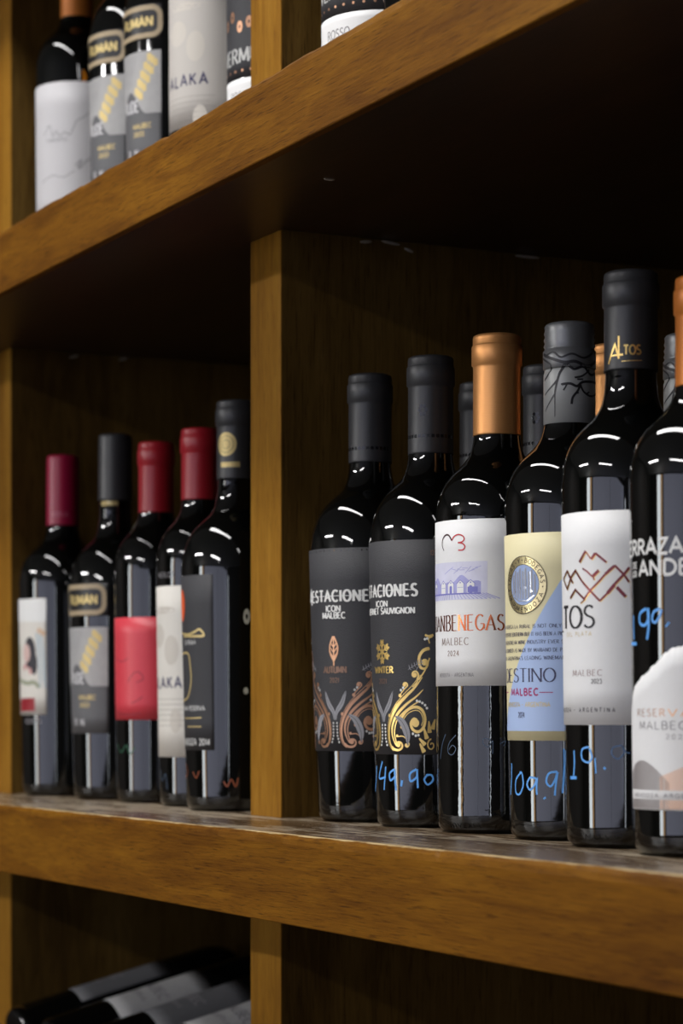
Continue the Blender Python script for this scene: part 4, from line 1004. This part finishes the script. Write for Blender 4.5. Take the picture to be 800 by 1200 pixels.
def black_band(key, px, Rpx, label):
    b = B(key, px, .745, Rpx, Rpx*.96, 0, 'A', CAP_K, .06, 'foil', z0=ZS, H=.304)
    tag(b['e'], label, 'wine bottle', GR_U); S = b['S']; Rr = b['R']; e = b['e']
    lab = label_patch(S, Rr, -2.0, .9, .078, .165, P_K, e); l2 = label_patch(S, Rr, -2.0, .9, .052, .0775, P_W, e, 'foot_label')
    simple_text(S, Rr, lab, T_WG, [('VERMUS', -.80*Rr, .0895, .0105, .052, dict(wt=.2, contrast=.5, serif=.08))])
    simple_text(S, Rr, lab, T_WG, [('DOTE', -.75*Rr, .142, .007, .024, dict(wt=.16))], name='top_lettering')
    a = Art(S, OA, Rr)
    for k in range(9): a.disc(-1.6*Rr+k*.0078, .0835, .0010, .0010, 10)
    for k in range(5): a.disc(-1.3*Rr+k*.009, .120+.005*sin(k*2), .0030, .0045, 12, .3)
    a.build('copper_print', F_COP, lab)['kind'] = 'stuff'
    simple_text(S, Rr, l2, T_GR, [('ROSSO', -.8*Rr, .062, .006, .022, dict(wt=.12))])
black_band('u5', 320, 55, 'upper shelf bottle with black label, showing as a strip left of the divider')
black_band('u6', 445, 70, 'upper shelf bottle with black label over a white band, right of the divider')
b = B('u7', 518, .745, 70, 68, 0, 'A', CAP_K, .06, 'foil', z0=ZS, H=.304)
tag(b['e'], 'upper shelf bottle with white label barely peeking over the shelf edge at the top', 'wine bottle', GR_U)
label_patch(b['S'], b['R'], -1.7, .7, .072, .18, P_W, b['e'])

# ---- lower left bay: bottles lying on a sloping board
slope = .25; ang = math.atan(slope)
rk = empty('display_board', (-1.8275, .07, -TM-.4166+.0004)); tag(rk, 'dark sloping board carrying the lying bottles in the lower left bay', 'display board')
def slopebox(name, x0, x1, y0, y1, zc, th, m, par):
    bm = bmesh.new(); bmesh.ops.create_cube(bm, size=1)
    for v in bm.verts:
        X = (x0+x1)/2+v.co.x*(x1-x0); Y = (y0+y1)/2+v.co.y*(y1-y0); v.co = Vector((X, Y, zc+(Y-.19)*slope+v.co.z*th-th/2))-Vector(rk.location)
    me = bpy.data.meshes.new(name); bm.to_mesh(me); bm.free(); return link(name, me, m, par)
ZB = -.242
slopebox('board', -2.093, -1.562, .03, .42, ZB, .012, W_under, rk)
box('board_leg', (-.26, -.03, 0), (-.25, .30, -(-TM-.4166)+ZB-.056), W_under, rk); box('board_leg', (.25, -.03, 0), (.26, .30, -(-TM-.4166)+ZB-.056), W_under, rk)
LR = .0375
def lying(key, X, lvl, capm, labm, label, roll, neck_front, yaw=0):
    e, S, SC, cc, gl = make_bottle('wine_bottle', 0, 0, 0, LR, LR, .300, 'A', capm, .06)
    S.a0 = 0; SC.a0 = 0
    lab = label_patch(S, LR, roll-1.0, roll+1.0, .06, .15, labm, e)
    dz = (LR+.0003)/cos(ang)+lvl
    tag(e, label, 'wine bottle', GR_D)
    from mathutils import Matrix
    if neck_front: d_ = Vector((yaw, -cos(ang), -sin(ang))).normalized(); y0 = .385
    else: d_ = Vector((yaw, cos(ang), sin(ang))).normalized(); y0 = .085
    up = Vector((0, -sin(ang), cos(ang))); up = (up-d_*up.dot(d_)).normalized(); side = d_.cross(up)
    M = Matrix((up, side, d_)).transposed().to_4x4()      # local x (phi = 0) looks up, local z along the bottle
    e.matrix_world = Matrix.Translation((X, y0, ZB+(y0-.19)*slope+dz)) @ M
    a = Art(S, OA, LR); a.text('MALBEC', roll*LR, .10, .009, width=.04, wt=.16); a.text('RESERVA', roll*LR, .085, .005, width=.03, wt=.16); a.build('lettering', T_GR, lab)
    return e
lw = [(-2.035, P_G, 'leftmost'), (-1.945, P_LG, 'second from left'), (-1.855, P_G, 'middle'), (-1.765, P_LG, 'second from right'), (-1.675, P_LG, 'rightmost')]
for i, (X, pm, nm) in enumerate(lw):
    lying('d%d' % i, X, 0, CAP_R if i == 3 else CAP_K, pm, 'lying bottle with pale label in the dark lower bay, %s of five' % nm, (-.3, .2, 0, .25, -.1)[i], False)
